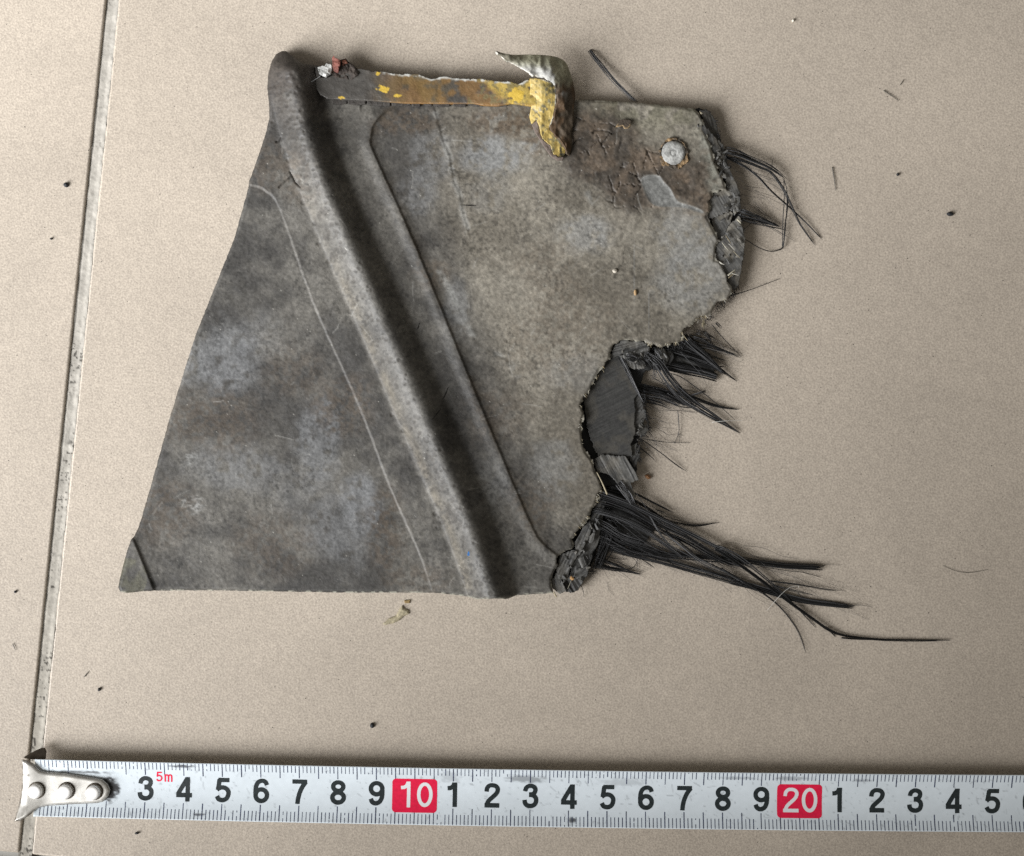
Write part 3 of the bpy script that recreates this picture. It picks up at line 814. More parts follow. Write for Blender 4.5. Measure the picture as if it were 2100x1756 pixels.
# -- cavity fan (upper)
tow(Z5([(940, 290), (1060, 380), (1180, 560), (1330, 720), (1500, 840), (1680, 950), (1880, 1075)]), [13, 18, 20, 19, 15, 9, 2], 46, 0.9, [5.2, 4.6, 3.6, 2.8, 2.0, 1.2, .4], 1, 0.05, lo=.03, hi=.13, layers=.6)
tow(Z5([(760, 610), (900, 650), (1100, 690), (1280, 770), (1450, 815)]), [22, 24, 20, 6], 60, 0.85, [2.6, 2.0, 1.3, .7], 2, 0.14, lo=.014, hi=.09, layers=1.2)
tow(Z5([(760, 590), (900, 620), (1100, 660), (1330, 690), (1560, 775), (1700, 815), (1880, 840)]), [20, 14, 9, 6, 5, 1], 26, 0.8, [2.4, 1.6, 1.2, .9, .6, .3], 3, 0.12, lo=.01, hi=.05)
tow(Z5([(760, 680), (900, 720), (1080, 770), (1260, 840)]), [16, 14, 6], 26, 0.75, [1.9, 1.3, .6], 4, 0.25, lo=.01, hi=.06)
tow(Z5([(980, 370), (1110, 400), (1300, 440), (1500, 485), (1660, 530)]), [18, 20, 20, 17], 52, 1.0, [2.6, 2.2, 1.6, 1.1], 5, 0.02, taper=.9, lo=.012, hi=.07, layers=.8, wander=.02)
for k, (pts, wd, nn, zz) in enumerate([
        ([(1060, 180), (1180, 240), (1380, 300), (1560, 370), (1740, 480)], [16, 22, 16, 8], 40, [3.2, 2.6, 2.0, 1.2]),
        ([(1240, 90), (1330, 170), (1480, 280), (1620, 400), (1850, 560)], [14, 13, 10, 1], 26, [3.4, 3.0, 2.2, .5]),
        ([(1100, 190), (1230, 260), (1400, 340), (1540, 410), (1730, 410)], [16, 16, 14, 4], 26, [2.6, 2.2, 1.7, .8]),
        ([(1320, 100), (1400, 190), (1530, 300), (1640, 400), (1720, 495)], [12, 12, 10, 5], 26, [3.8, 3.2, 2.4, 1.4]),
        ([(1380, 110), (1500, 150), (1640, 225), (1900, 330)], [7, 6, 5, 1], 12, [3.2, 2.6, 1.8, .5]),
        ([(1400, 190), (1560, 220), (1700, 262), (1890, 312)], [10, 9, 8, 1], 18, [2.8, 2.2, 1.6, .5]),
        ([(1350, 200), (1480, 260), (1600, 310), (1745, 352)], [8, 7, 6, 2], 12, [3.0, 2.4, 1.8, 1.0])]):
    tow(Z5(pts), wd, nn, 0.8, zz, 20 + k, 0.12, lo=.01, hi=.075, layers=.9)
tow(Z5([(1440, 70), (1530, 90), (1600, 125), (1650, 150)]), [10, 10, 8, 4], 14, 0.6, [3.4, 2.6, 1.8, .9], 30, 0.3, lo=.01, hi=.05)
tow(Z5([(1520, 60), (1570, 130), (1610, 215)]), [6, 5, 3], 8, 0.6, [3.2, 2.4, 1.2], 31, 0.25, lo=.01, hi=.05)
tow(Z5([(1640, -20), (1680, 20), (1705, 55)]), [6, 6, 3], 8, 0.6, [3.2, 2.2, 1.2], 32, 0.3, lo=.01, hi=.05)
single(Z5([(1600, 0), (1700, 120), (1890, 318)]), [.9, .9, .5], [3.4, 1.8, .4], 33)
single(Z5([(1620, 215), (1640, 290), (1665, 370)]), [.6, .6, .4], [2.6, 1.6, 1.0], 34)
tow(Z5([(690, 305), (770, 470), (850, 630), (925, 775)]), [14, 11, 7, 2], 22, 0.75, [5.0, 4.8, 4.3, 3.8], 35, 0.08, lo=.03, hi=.12, layers=.4)
tow(Z5([(940, 310), (1000, 380), (1035, 450), (1030, 530)]), [9, 10, 9, 7], 16, 0.7, [5.2, 4.8, 4.2, 3.4], 36, 0.15, lo=.03, hi=.12, layers=.4)
tow(Z5([(1050, 230), (1090, 310), (1130, 400)]), [15, 15, 12], 22, 0.75, [5.2, 4.9, 4.3], 37, 0.1, lo=.02, hi=.11, layers=.4)
tow(Z5([(740, 320), (840, 350), (930, 420)]), [12, 16, 16], 26, 0.75, [5.1, 5.0, 4.7], 38, 0.12, lo=.02, hi=.1, layers=.4)
single(Z5([(1130, 470), (1280, 510), (1430, 610), (1560, 710), (1700, 825), (1830, 940)]), [.9, 1.0, .9, .8, .5], [3.6, 3.2, 2.6, 1.6, .4], 39)
tow(Z5([(1540, 655), (1460, 680), (1370, 705)]), [3, 3, 2], 4, .7, [2.4, 2.6, 2.4], 40)
single(Z5([(1262, 845), (1272, 950), (1272, 1070), (1222, 1182)]), [.8, .9, .8, .4], [1.2, .8, .5, .3], 41)
single(Z5([(1272, 1060), (1278, 1110), (1280, 1168)]), [.6, .5, .4], [.6, .4, .3], 42)
single(Z5([(920, 1125), (1100, 1155), (1250, 1165), (1385, 1168)]), [1.0, .8, .6, .4], [2.0, 1.0, .5, .3], 43)
single(Z5([(900, 1130), (1080, 1255), (1250, 1385), (1350, 1450)]), [1.0, 1.0, 1.4, .4], [2.0, 1.2, .6, .3], 44)
single(Z5([(850, 1180), (935, 1250), (1030, 1330)]), [1.5, 1.3, .5], [2.0, 1.2, .4], 45)
single(Z5([(1150, 850), (1300, 850), (1440, 875)]), [.5, .6, .4], [1.0, .6, .3], 46)
single(Z5([(1000, 1140), (1120, 1190), (1265, 1252)]), [.5, .4, .3], [1.0, .5, .3], 47, lo=.06, hi=.1)
single(Z5([(1290, 270), (1400, 390), (1490, 490), (1550, 600)]), [.5, .5, .5, .3], [3.4, 3.0, 2.2, .6], 48, lo=.06, hi=.12)
single(Z5([(1010, 520), (1150, 600), (1280, 690)]), [1.1, 1.0, .5], [2.6, 2.0, 1.2], 49, lo=.03, hi=.06)
single(Z4([(1560, 585), (1750, 530), (2007, 435), (2060, 415)]), [1.6, .8, .6, .4], [2.6, 1.2, .5, .3], 50)

# -- lower tail
tow(Z6([(600, 300), (770, 275), (1050, 375), (1300, 530), (1420, 568), (1600, 592), (1815, 563)]), [12, 9, 5, 4, 4, 1], 16, 0.8, [3.2, 2.4, 1.4, 1.0, .7, .4], 60, 0.05, lo=.01, hi=.05)
tow(Z6([(760, 230), (960, 265), (1200, 380), (1445, 502)]), [5, 4, 2], 7, 0.7, [3.0, 1.8, .6], 61, 0.1, lo=.01, hi=.04)
tow(Z6([(590, 330), (760, 345), (1000, 440), (1250, 600), (1500, 720), (1800, 900), (2080, 1010)]), [30, 28, 24, 18, 13, 8], 52, 0.9, [3.4, 3.2, 2.6, 2.0, 1.5, 1.0], 62, 0.07, lo=.01, hi=.075, layers=1.2)
tow(Z6([(610, 270), (770, 310), (1000, 400), (1400, 595), (1700, 745), (1900, 850), (2100, 992)]), [14, 11, 8, 8, 7, 5], 34, 0.85, [4.2, 4.0, 3.0, 2.2, 1.6, 1.1], 63, 0.04, lo=.03, hi=.11)
tow(Z6([(590, 440), (770, 480), (950, 545), (1150, 645), (1300, 755), (1520, 925)]), [10, 11, 11, 9, 4], 30, 0.8, [4.4, 4.2, 3.6, 3.0, 2.0], 64, 0.12, lo=.03, hi=.12)
tow(Z6([(600, 540), (760, 610), (900, 700), (1100, 765), (1320, 845)]), [18, 22, 22, 14], 36, 0.85, [3.6, 3.3, 2.4, 1.4], 65, 0.12, lo=.012, hi=.09, layers=1.2)
tow(Z6([(580, 640), (760, 710), (900, 780), (1050, 830), (1300, 890)]), [26, 24, 18, 8], 34, 0.85, [2.6, 2.2, 1.6, 1.2], 66, 0.1, lo=.008, hi=.06, layers=1.3)
tow(np.vstack([Z6([(580, 720), (770, 785), (1000, 850), (1300, 925), (1600, 1010), (1900, 1095)]), Z7([(60, 575), (200, 612), (420, 678), (600, 718), (905, 752)])]), [22, 18, 16, 14, 14, 13, 12, 12, 11, 9], 66, 0.9, [2.6, 2.0, 1.4, 1.2, 1.0, .9, .9, .8, .7, .6], 67, 0.015, taper=.9, lo=.01, hi=.06, layers=.7, wander=.03)
tow(np.vstack([Z6([(900, 740), (1230, 855), (1500, 880), (1800, 905)]), Z7([(40, 418), (160, 430), (400, 462), (695, 478)])]), [12, 13, 13, 13, 13, 12, 12, 12], 44, 0.95, [2.2, 1.5, 1.2, 1.0, 1.0, 1.0, .9, .8], 68, 0.01, taper=.95, lo=.012, hi=.065, layers=.6, wander=.015)
tow(Z6([(1150, 480), (1250, 650), (1350, 770), (1500, 855), (1750, 1000), (2000, 1085)]), [4, 4, 4, 4, 4, 3], 9, .8, [3.8, 3.6, 3.0, 2.4, 1.8, 1.2], 69, .1, lo=.01, hi=.07)
tow(np.vstack([Z6([(1300, 640), (1500, 800), (1620, 900), (1800, 985)]), Z7([(0, 500), (100, 560), (230, 640)])]), [9, 8, 6, 5, 5, 4, 2], 18, .8, [3.2, 2.6, 2.2, 1.8, 1.4, 1.1, .7], 70, .1, lo=.02, hi=.09)
tow(Z7([(-60, 330), (0, 350), (110, 412), (260, 530), (400, 655), (520, 775), (640, 902)]), [7, 7, 6, 5, 4, 2, 1], 16, .8, [2.6, 2.4, 2.0, 1.6, 1.2, .7, .3], 71, .06, lo=.01, hi=.06)
tow(Z7([(-80, 340), (0, 390), (200, 530), (350, 645), (480, 742), (620, 840), (740, 920), (860, 958), (1060, 980), (1200, 986), (1400, 990), (1590, 987)]), [8, 8, 7, 7, 6, 5, 5, 4, 4, 4.5, 4, 1], 22, .8, [2.4, 2.2, 1.8, 1.4, 1.2, .9, .7, .5, .5, .5, .5, .4], 72, .08, lo=.008, hi=.045, wander=.1)
tow(Z7([(-30, 480), (0, 500), (170, 600), (280, 668), (370, 740), (450, 830), (520, 940), (572, 1090)]), [6, 5, 4, 3, 2.5, 2, 2, 1], 9, .75, [2.0, 1.8, 1.3, 1.0, .7, .5, .4, .3], 73, .03, lo=.008, hi=.04)
tow(Z7([(300, 570), (530, 600), (700, 630), (850, 640)]), [3, 3, 4, 1], 7, .7, [1.1, .8, .6, .3], 74, .1, lo=.01, hi=.05)
single(Z7([(250, 470), (450, 500), (560, 512), (665, 541)]), [.6, .7, .8, .4], [.8, .6, .5, .3], 75)
tow(Z7([(330, 600), (500, 640), (645, 674)]), [4, 5, 2], 9, .7, [1.1, .9, .4], 76, .3, lo=.01, hi=.05)
single(Z7([(510, 655), (570, 700), (622, 757)]), [.8, .6, .4], [.9, .6, .3], 77)
single(Z7([(440, 690), (500, 735), (560, 747)]), [.6, .5, .3], [.9, .5, .3], 78)
tow(Z7([(815, 970), (900, 978), (1060, 985)]), [2, 2, 3], 5, .7, [.4, .4, .5], 79, .1, lo=.01, hi=.04)
tow(Z7([(700, 895), (740, 925), (778, 967)]), [3, 2, 1], 4, .7, [.7, .5, .3], 80, .1, lo=.01, hi=.04)
single(Z7([(640, 475), (720, 458), (810, 460)]), [.6, .4, .3], [.9, .6, .4], 81)
single(Z7([(870, 745), (950, 740), (1025, 752)]), [1.0, .6, .3], [.8, .6, .4], 82)
tow(Z6([(640, 880), (760, 930), (860, 962), (945, 1000)]), [14, 8, 5, 2], 16, .7, [2.6, 1.6, .9, .4], 83, .1, lo=.008, hi=.04)
tow(Z6([(640, 950), (760, 985), (920, 1012), (1100, 1050)]), [16, 8, 6, 2], 20, .75, [2.4, 1.5, .8, .4], 84, .1, lo=.008, hi=.04)
single(Z6([(940, 1000), (1005, 985), (1045, 930), (1040, 865)]), [.9, .8, .7, .5], [.5, .7, .9, 1.2], 85)
tow(Z6([(930, 825), (1050, 880), (1215, 992)]), [5, 4, 2], 9, .7, [1.8, 1.2, .4], 86, .1, lo=.02, hi=.08)
single(Z6([(1035, 920), (1050, 960), (1055, 1000)]), [.5, .5, .3], [.9, .5, .3], 87)
single(Z6([(690, 850), (800, 890), (940, 912)]), [.9, .8, .4], [1.8, 1.0, .4], 88)
single(Z6([(1040, 290), (1100, 380), (1160, 470)]), [.6, .6, .5], [4.2, 4.0, 3.8], 89)
tow(Z6([(870, 190), (950, 285), (1010, 395)]), [17, 14, 9], 26, .8, [4.6, 4.4, 4.0], 90, .04, taper=.9, lo=.04, hi=.14, layers=.4)
single(Z6([(1220, 440), (1260, 455), (1302, 468)]), [.7, 1.2, .8], [1.2, .9, .6], 91)
single(Z6([(525, 1150), (545, 1210), (552, 1260)]), [.8, .6, .4], [2.0, .9, .3], 92)
single(Z6([(770, 1120), (780, 1190), (830, 1245)]), [.3, .3, .2], [.2, .2, .2], 93)
# dense black root between core and tail
tow(Z6([(735, 480), (770, 640), (700, 860), (640, 1010)]), [26, 40, 34, 20], 50, 1.2, [2.4, 2.2, 2.2, 2.0], 94, .1, lo=.004, hi=.02, layers=1.6, name='fibre_root')

# -- loops on the right
tow(Z3([(1250, 635), (1360, 655), (1450, 692), (1640, 775), (1795, 892)]), [17, 13, 11, 10, 2], 34, .75, [3.6, 3.2, 2.8, 2.2, 1.2], 100, .08, lo=.012, hi=.08)
tow(Z3([(1250, 690), (1400, 720), (1560, 782), (1650, 825), (1750, 962), (1830, 1130), (1900, 1270), (2022, 1442)]), [6, 5, 4, 4, 4, 4, 2.5, 1], 9, .8, [3.2, 2.8, 2.4, 2.2, 1.8, 1.2, .8, .3], 101, .02, lo=.01, hi=.04)
tow(Z3([(1250, 685), (1420, 770), (1540, 862), (1650, 980), (1800, 1112), (1950, 1252), (2083, 1392)]), [5, 4, 3.5, 3.5, 3, 2.5, 1], 8, .8, [3.0, 2.4, 2.0, 1.8, 1.4, .9, .3], 102, .02, lo=.01, hi=.05)
single(Z3([(1640, 812), (1755, 955), (1788, 1060), (1762, 1290), (1748, 1440), (1700, 1476), (1630, 1482), (1540, 1450), (1420, 1376)]), [.8, 1.2, 1.3, 1.3, 1.5, 1.2, 1.1, 1.0, .8], [2.2, 1.8, 1.4, 1.4, .8, .6, .8, 1.4, 2.4], 103)
single(Z3([(1755, 875), (1757, 1060), (1748, 1200), (1742, 1440)]), [.9, .9, .9, .9], [1.4, 1.2, 1.2, .8], 104)
single(Z3([(1755, 878), (1782, 1000), (1768, 1280), (1752, 1445)]), [.8, .9, .9, .9], [1.5, 1.5, 1.4, 1.0], 105)
tow(Z3([(1375, 1170), (1480, 1195), (1600, 1235), (1722, 1277)]), [23, 17, 9, 3], 46, .75, [3.4, 2.8, 1.8, .8], 106, .08, lo=.006, hi=.04)
tow(Z3([(1380, 1205), (1550, 1255), (1800, 1310)]), [8, 5, 1], 10, .7, [2.8, 1.8, .4], 107, .1, lo=.008, hi=.04)
single(Z3([(1600, 1262), (1700, 1310), (1852, 1402)]), [.8, .6, .3], [1.6, 1.0, .3], 108)
single(Z3([(1410, 1312), (1440, 1280), (1485, 1240)]), [.7, .6, .5], [2.2, 1.8, 1.6], 109)
single(Z3([(1652, 780), (1658, 740), (1664, 702)]), [.5, .5, .3], [2.2, 1.8, 1.2], 110)
tow(np.array([(1208, 103), (1225, 126), (1262, 170), (1306, 214)]), [7, 8, 9, 10], 24, .75, [1.2, 1.6, 2.2, 3.0], 111, .02, lo=.05, hi=.13, layers=.4, name='fibre_tow')


def fringe(name, path, n, length, ang, seed, z, r=.55, lo=.006, hi=.04, mat=M_CARBON, cols=None, spread=25, off=3):
    """short broken fibre ends standing out along a torn border (ang in degrees, plan clockwise from right)"""
    rg = np.random.default_rng(seed)
    p = smooth(path, 6)[:, :2]
    s = np.concatenate([[0], np.cumsum(np.linalg.norm(np.diff(p, axis=0), axis=1))])
    items = []
    for k in range(n):
        t = rg.random() * s[-1]
        if cols is not None and vnoise(np.array([t / 7.0]), np.array([seed * 3.3]), 961)[0] < .5: continue
        x = np.interp(t, s, p[:, 0]) + rg.normal(0, off * .5); y = np.interp(t, s, p[:, 1]) + rg.normal(0, off * .5)
        a = math.radians(ang + rg.normal(0, spread)); ln = length * rg.uniform(.3, 1.3)
        b = rg.normal(0, .15) * ln
        dx, dy = math.cos(a), math.sin(a)
        pts = np.array([(x - dx * off, y - dy * off), (x + dx * ln * .5 - dy * b, y + dy * ln * .5 + dx * b), (x + dx * ln, y + dy * ln)])
        zz = z + rg.uniform(-.6, .6)
        c = smooth(np.column_stack([pts, [zz, zz - .2, zz - .5]]), 3)
        c[:, 2] = np.maximum(c[:, 2], .2)
        colr = carbon(rg, lo, hi) if cols is None else cols[rg.integers(len(cols))] * rg.uniform(.6, 1.1)
        items.append((c, np.linspace(r, r * .4, len(c)) * rg.uniform(.6, 1.4), .7, colr))
    o = strands_obj(name, items, FRAG, mat)
    o['kind'] = 'stuff'
    return o


fringe('fibre_fringe', Z6([(790, 290), (770, 420), (760, 560), (720, 700), (700, 820), (650, 960), (600, 1060)]), 260, 11, 20, 1, 2.4, spread=30)
fringe('fibre_fringe', Z5([(950, 560), (930, 700), (940, 830), (960, 950), (970, 1050), (900, 1130), (870, 1250), (880, 1350)]), 190, 9, 55, 2, 2.6, spread=25)
fringe('fibre_fringe', Z5([(970, 240), (1050, 240), (1200, 240), (1330, 190), (1400, 150)]), 150, 13, 50, 3, 3.2, spread=30)
fringe('fibre_fringe', Z3([(1120, 300), (1165, 350), (1210, 480), (1230, 570), (1270, 680), (1310, 800), (1380, 980), (1392, 1150), (1420, 1380), (1400, 1580)]), 110, 4, 20, 4, 3.2, spread=50, lo=.02, hi=.09)
fringe('fibre_fringe', Z4([(1640, 480), (1580, 570), (1500, 650), (1420, 720), (1370, 800), (1300, 860)]), 70, 10, 60, 5, 3.0, spread=25)
def strays(name, root, tips, n, seed, hw=(.28, .5), z=(3.0, .3), lo=.006, hi=.09, curl=.12):
    """loose single fibres escaping from a tail, each on a course of its own"""
    rg = np.random.default_rng(seed)
    a = smooth(root, 6)[:, :2]; b = smooth(tips, 6)[:, :2]
    items = []
    for k in range(n):
        t = rg.random()
        p0 = a[int(t * (len(a) - 1))] + rg.normal(0, 3, 2)
        tt = np.clip(t + rg.normal(0, .22), 0, 1)
        p1 = b[int(tt * (len(b) - 1))]
        f = rg.uniform(.25, 1.0)
        st = rg.uniform(0, .5)
        q0 = p0 + (p1 - p0) * st; q1 = p0 + (p1 - p0) * min(1.08, st + f)
        d = q1 - q0; nrm = np.array([-d[1], d[0]])
        c1 = rg.normal(0, curl); c2 = c1 * rg.uniform(-.6, 1.2)
        pts = np.array([q0, q0 + d * .35 + nrm * c1 * .5, q0 + d * .7 + nrm * c2 * .7, q1 + nrm * c2 * rg.uniform(0, 1.2)])
        zz = np.interp(np.linspace(st, 1, 4), [0, 1], z) + rg.uniform(-.3, .6)
        c = smooth(np.column_stack([pts, zz]), 6); c[:, 2] = np.maximum(c[:, 2], .15)
        w = rg.uniform(*hw)
        items.append((c, np.linspace(w, w * .5, len(c)), .8, carbon(rg, lo, hi)))
    o = strands_obj(name, items, FRAG); o['kind'] = 'stuff'


strays('stray_fibres', Z6([(760, 300), (740, 520), (740, 780)]), Z6([(1500, 560), (1900, 800), (2100, 1000), (2000, 1130), (1700, 1060), (1300, 960), (1150, 960)]), 46, 31, z=(3.6, .8))
strays('stray_fibres', Z6([(1300, 560), (1500, 760), (1400, 930)]), np.vstack([Z7([(700, 460), (860, 640), (940, 760), (700, 900)]), Z7([(400, 760), (300, 700)])]), 22, 32, z=(2.0, .5))
strays('stray_fibres', Z5([(1100, 180), (1300, 150), (1450, 60)]), Z5([(1600, 560), (1760, 480), (1860, 420), (1880, 300), (1700, 120)]), 26, 33, z=(3.2, .6))
strays('stray_fibres', Z5([(930, 480), (930, 640), (930, 800)]), Z5([(1500, 650), (1700, 800), (1600, 900), (1350, 880), (1150, 900)]), 20, 34, z=(2.6, .6))
strays('stray_fibres', Z5([(960, 860), (950, 1040), (870, 1260)]), Z5([(1250, 1000), (1300, 1200), (1080, 1380)]), 16, 35, z=(1.8, .4))
strays('stray_fibres', Z3([(1270, 640), (1390, 1180)]), Z3([(1750, 900), (1720, 1330)]), 26, 36, z=(2.8, 1.2))
strays('stray_fibres', Z6([(690, 800), (640, 1000)]), Z6([(1000, 900), (1100, 1060), (800, 1130)]), 16, 37, z=(2.0, .4))


def chips(zone, n, seed, z, size, base, tilt=.05):
    """broken flakes of laminate lying in the break"""
    rg = np.random.default_rng(seed)
    zone = np.asarray(zone)[:, :2]
    k = 0
    while k < n:
        c = rg.uniform(zone.min(0), zone.max(0))
        if psdf(c[:1], c[1:], zone)[0] > -2: continue
        a = rg.choice([28, 62, 115, -60]) + rg.normal(0, 9)
        l, w = size * rg.uniform(.6, 1.5), size * rg.uniform(.25, .6)
        ang = np.sort(rg.uniform(0, 6.28, 7))
        rr = rg.uniform(.6, 1.1, 7)
        u, v = l * rr * np.cos(ang), w * rr * np.sin(ang)
        ca, sa = math.cos(math.radians(-a)), math.sin(math.radians(-a))
        poly = np.column_stack([c[0] + u * ca - v * sa, c[1] + u * sa + v * ca])
        ply(poly, z + rg.uniform(-.3, .8), a, 1000 + seed * 50 + k, base * rg.uniform(.6, 1.35), jag=2.2, step=1.3, slope=(rg.normal(0, tilt), rg.normal(0, tilt)), thick=.3, rough=.08, dust=.55, contrast=.7, name='laminate_chip')
        k += 1


chips(Z3([(1090, 430), (1200, 500), (1260, 640), (1330, 860), (1385, 1000), (1390, 1150), (1300, 1230), (1160, 1260), (1150, 1010), (1255, 950), (1190, 780)]), 30, 1, 4.7, 8.0, 1.1)
chips(Z3([(1180, 1430), (1300, 1260), (1410, 1230), (1425, 1420), (1390, 1650), (1230, 1580)]), 14, 2, 4.9, 6.5, 1.5)
chips(Z6([(460, 790), (640, 500), (740, 320), (700, 640), (640, 860), (590, 1060), (420, 1210), (270, 1170), (300, 950)]), 34, 3, 4.9, 7.5, 1.0)
chips(Z5([(640, 200), (950, 190), (1180, 270), (1150, 390), (950, 420), (700, 310)]), 16, 4, 5.0, 6.5, .95)
chips(Z5([(840, 720), (930, 800), (960, 1020), (860, 1180), (840, 1000)]), 12, 5, 4.0, 6.0, .8)
GL = [L(176, 164, 136), L(196, 190, 170), L(140, 126, 98), L(206, 202, 190), L(120, 112, 96)]
fringe('glass_fibre_fringe', Z4([(1090, 970), (1060, 1045), (980, 1070), (910, 1090), (870, 1105), (820, 1090), (740, 1070)]), 70, 5.0, 70, 6, 6.0, r=.55, mat=M_PALE, cols=GL, spread=25)
fringe('glass_fibre_fringe', Z4([(1340, 790), (1260, 812), (1210, 850), (1160, 890)]), 34, 5.0, 60, 7, 6.2, r=.5, mat=M_PALE, cols=GL, spread=25)
fringe('glass_fibre_fringe', Z4([(1300, 840), (1280, 880), (1240, 880)]), 26, 8.0, 75, 71, 5.0, r=.5, mat=M_PALE, cols=[L(120, 112, 90), L(160, 148, 116)], spread=25)
fringe('glass_fibre_fringe', Z4([(1530, 630), (1470, 650), (1440, 640)]), 22, 3.5, 75, 8, 6.2, r=.6, mat=M_PALE, cols=GL, spread=35)
fringe('glass_fibre_fringe', Z4([(300, 1300), (150, 1530), (90, 1620), (70, 1680)]), 36, 4.0, 35, 9, 5.8, r=.45, mat=M_PALE, cols=GL, spread=35)
fringe('glass_fibre_fringe', Z5([(330, 700), (310, 800), (330, 900), (310, 1010), (330, 1180), (430, 1390)]), 34, 3.0, 10, 10, 5.8, r=.4, mat=M_PALE, cols=GL, spread=40)
fringe('glass_fibre_fringe', Z6([(720, 260), (680, 340), (640, 440), (520, 600), (500, 650), (450, 740)]), 60, 4.2, 25, 11, 5.8, r=.6, mat=M_PALE, cols=GL + [L(110, 104, 92)], spread=40)
fringe('glass_fibre_fringe', Z3([(990, 290), (1050, 300), (1080, 350), (1070, 330)]), 22, 4, 30, 12, 6.0, r=.5, mat=M_PALE, cols=GL, spread=60)
# single pale slivers
for k, (z, pts, w) in enumerate([(Z6, [(670, 92), (720, 190), (768, 300)], [.8, 1.4, 2.0]), (Z4, [(1535, 385), (1570, 355), (1612, 322)], [2.0, 1.6, .6]), (Z4, [(1540, 410), (1580, 375), (1610, 345)], [1.2, 1.2, .5]),
                                (Z4, [(1575, 365), (1605, 372), (1638, 382)], [.9, .8, .5]), (Z4, [(1070, 965), (1100, 1000), (1130, 1038)], [.8, .9, .6]), (Z3, [(1235, 1410), (1265, 1450), (1290, 1480)], [.6, .8, .4]),
                                (Z3, [(1265, 1350), (1290, 1385), (1310, 1420)], [.5, 1.0, .4]), (Z3, [(1290, 1420), (1320, 1450), (1345, 1475)], [.5, .7, .3]), (Z3, [(1330, 1480), (1355, 1510), (1385, 1540)], [.4, .6, .3]),
                                (Z3, [(1360, 1215), (1375, 1225), (1395, 1250)], [1.6, 2.2, .6]), (Z5, [(520, 410), (530, 420), (540, 432)], [1.5, 1.5, .8]), (Z4, [(1450, 245), (1470, 262), (1500, 275)], [1.0, 1.6, .6]),
                                (Z6, [(270, 1210), (280, 1235), (296, 1258)], [1.4, 1.8, 1.6]), (Z6, [(400, 1180), (420, 1130), (440, 1090)], [.4, .4, .4])]):
    single(z(pts), w, [5.6, 5.6, 5.4] if k not in (5, 6, 7, 8, 9) else [5.6, 5.5, 5.4], 200 + k, 'glass_fibre_sliver', 0.6, mat=M_PALE, col=GL[k % 4] * .85)

# ------------------------------------------------------------------ metal strip, yellow tab, bent flange, scraps, rivet
STRIP = np.vstack([Z1([(760, 240), (800, 330), (830, 345), (870, 330), (950, 300), (1120, 262), (1250, 288), (1380, 300), (1500, 310), (1620, 312), (1740, 352), (1830, 330), (1960, 345), (2090, 350)]),
                   Z2([(240, 492), (390, 492), (520, 512), (700, 520), (800, 552), (900, 500), (985, 490), (1060, 620), (1000, 800), (940, 800), (720, 770), (560, 800), (400, 795)]),
                   Z1([(2090, 556), (1800, 556), (1500, 552), (1250, 532), (1000, 520), (860, 514), (800, 480), (770, 420), (765, 330)])])
YEL = smooth(TR([(1320, 780), (1335, 700), (1440, 680), (1480, 720), (1460, 790), (1390, 785)]), 4, True)


def strip_col(x, y):
    n = fbm(x, y, 26, 5, 700); n2 = fbm(x, y, 8, 3, 703); n3 = fbm(x, y, 60, 3, 706)
    c = np.tile(L(76, 73, 69), (len(x), 1)) * (0.7 + 0.6 * n2)[:, None]
    br = (sst(740, 860, x) * sst(0.36, 0.55, n + 0.12 * sst(165, 205, y)))[:, None]
    c = c * (1 - br) + br * (L(116, 90, 58) * (0.72 + 0.5 * n2)[:, None])
    oc = (sst(760, 800, x) * sst(960, 860, x) * sst(0.4, 0.62, n3))[:, None] * 0.35
    c = c * (1 - oc) + oc * L(124, 104, 58)
    ye = (sst(975, 1010, x - 0.9 * (y - 165) + 60 * (n - 0.5)) * sst(0.30, 0.42, n2 * 0.6 + n * 0.4))[:, None]
    c = c * (1 - ye) + ye * L(176, 152, 80) * (0.7 + 0.55 * n2)[:, None]
    wr = (sst(0.54, 0.64, fbm(x, y, 11, 4, 733)) * (x > 960))[:, None] * 0.75
    c = c * (1 - wr) + wr * L(110, 102, 72)
    for bx, by, rx, ry in ((785, 183, 11, 7), (815, 197, 10, 3), (700, 201, 6, 3), (1058, 197, 14, 14), (775, 150, 4, 6)):
        b = (sst(1.15, .85, np.hypot((x - bx) / rx, (y - by) / ry) + 1.6 * (fbm(x, y, 7, 3, 720) - .5)))[:, None]
        c = c * (1 - b) + b * L(200, 168, 68)
    dt, _, _ = pline(x, y, STRIP[:20])
    ed = (sst(6, 1, dt + 6 * (n2 - 0.5)) * sst(0.35, 0.55, fbm(x, y, 14, 3, 730)) * (x > 780))[:, None]
    c = c * (1 - ed) + ed * L(196, 196, 190)
    lo = (sst(206, 213, y - 0.012 * (x - 766)) * (x > 690))[:, None] * 0.4
    c = c * (1 - lo) + lo * L(150, 110, 58)
    return c


def strip_z(x, y):
    return zbase(x, y) + 1.9 + 1.2 * sst(950, 1080, x) + 0.35 * (fbm(x, y, 40, 3, 740) - 0.5) + 0.15 * (fbm(x, y, 9, 3, 741) - 0.5) + 0.5 * sst(150, 205, y)


slab('metal_strip', lambda x, y: psdf(x, y, STRIP) + 5 * (fbm(x, y, 7, 3, 742) - 0.5) * sst(190, 160, y), (*(STRIP.min(0) - 6), *(STRIP.max(0) + 6)), 1.5, strip_z, strip_col, M_PAINT, FRAG, thick=1.5, back=True)

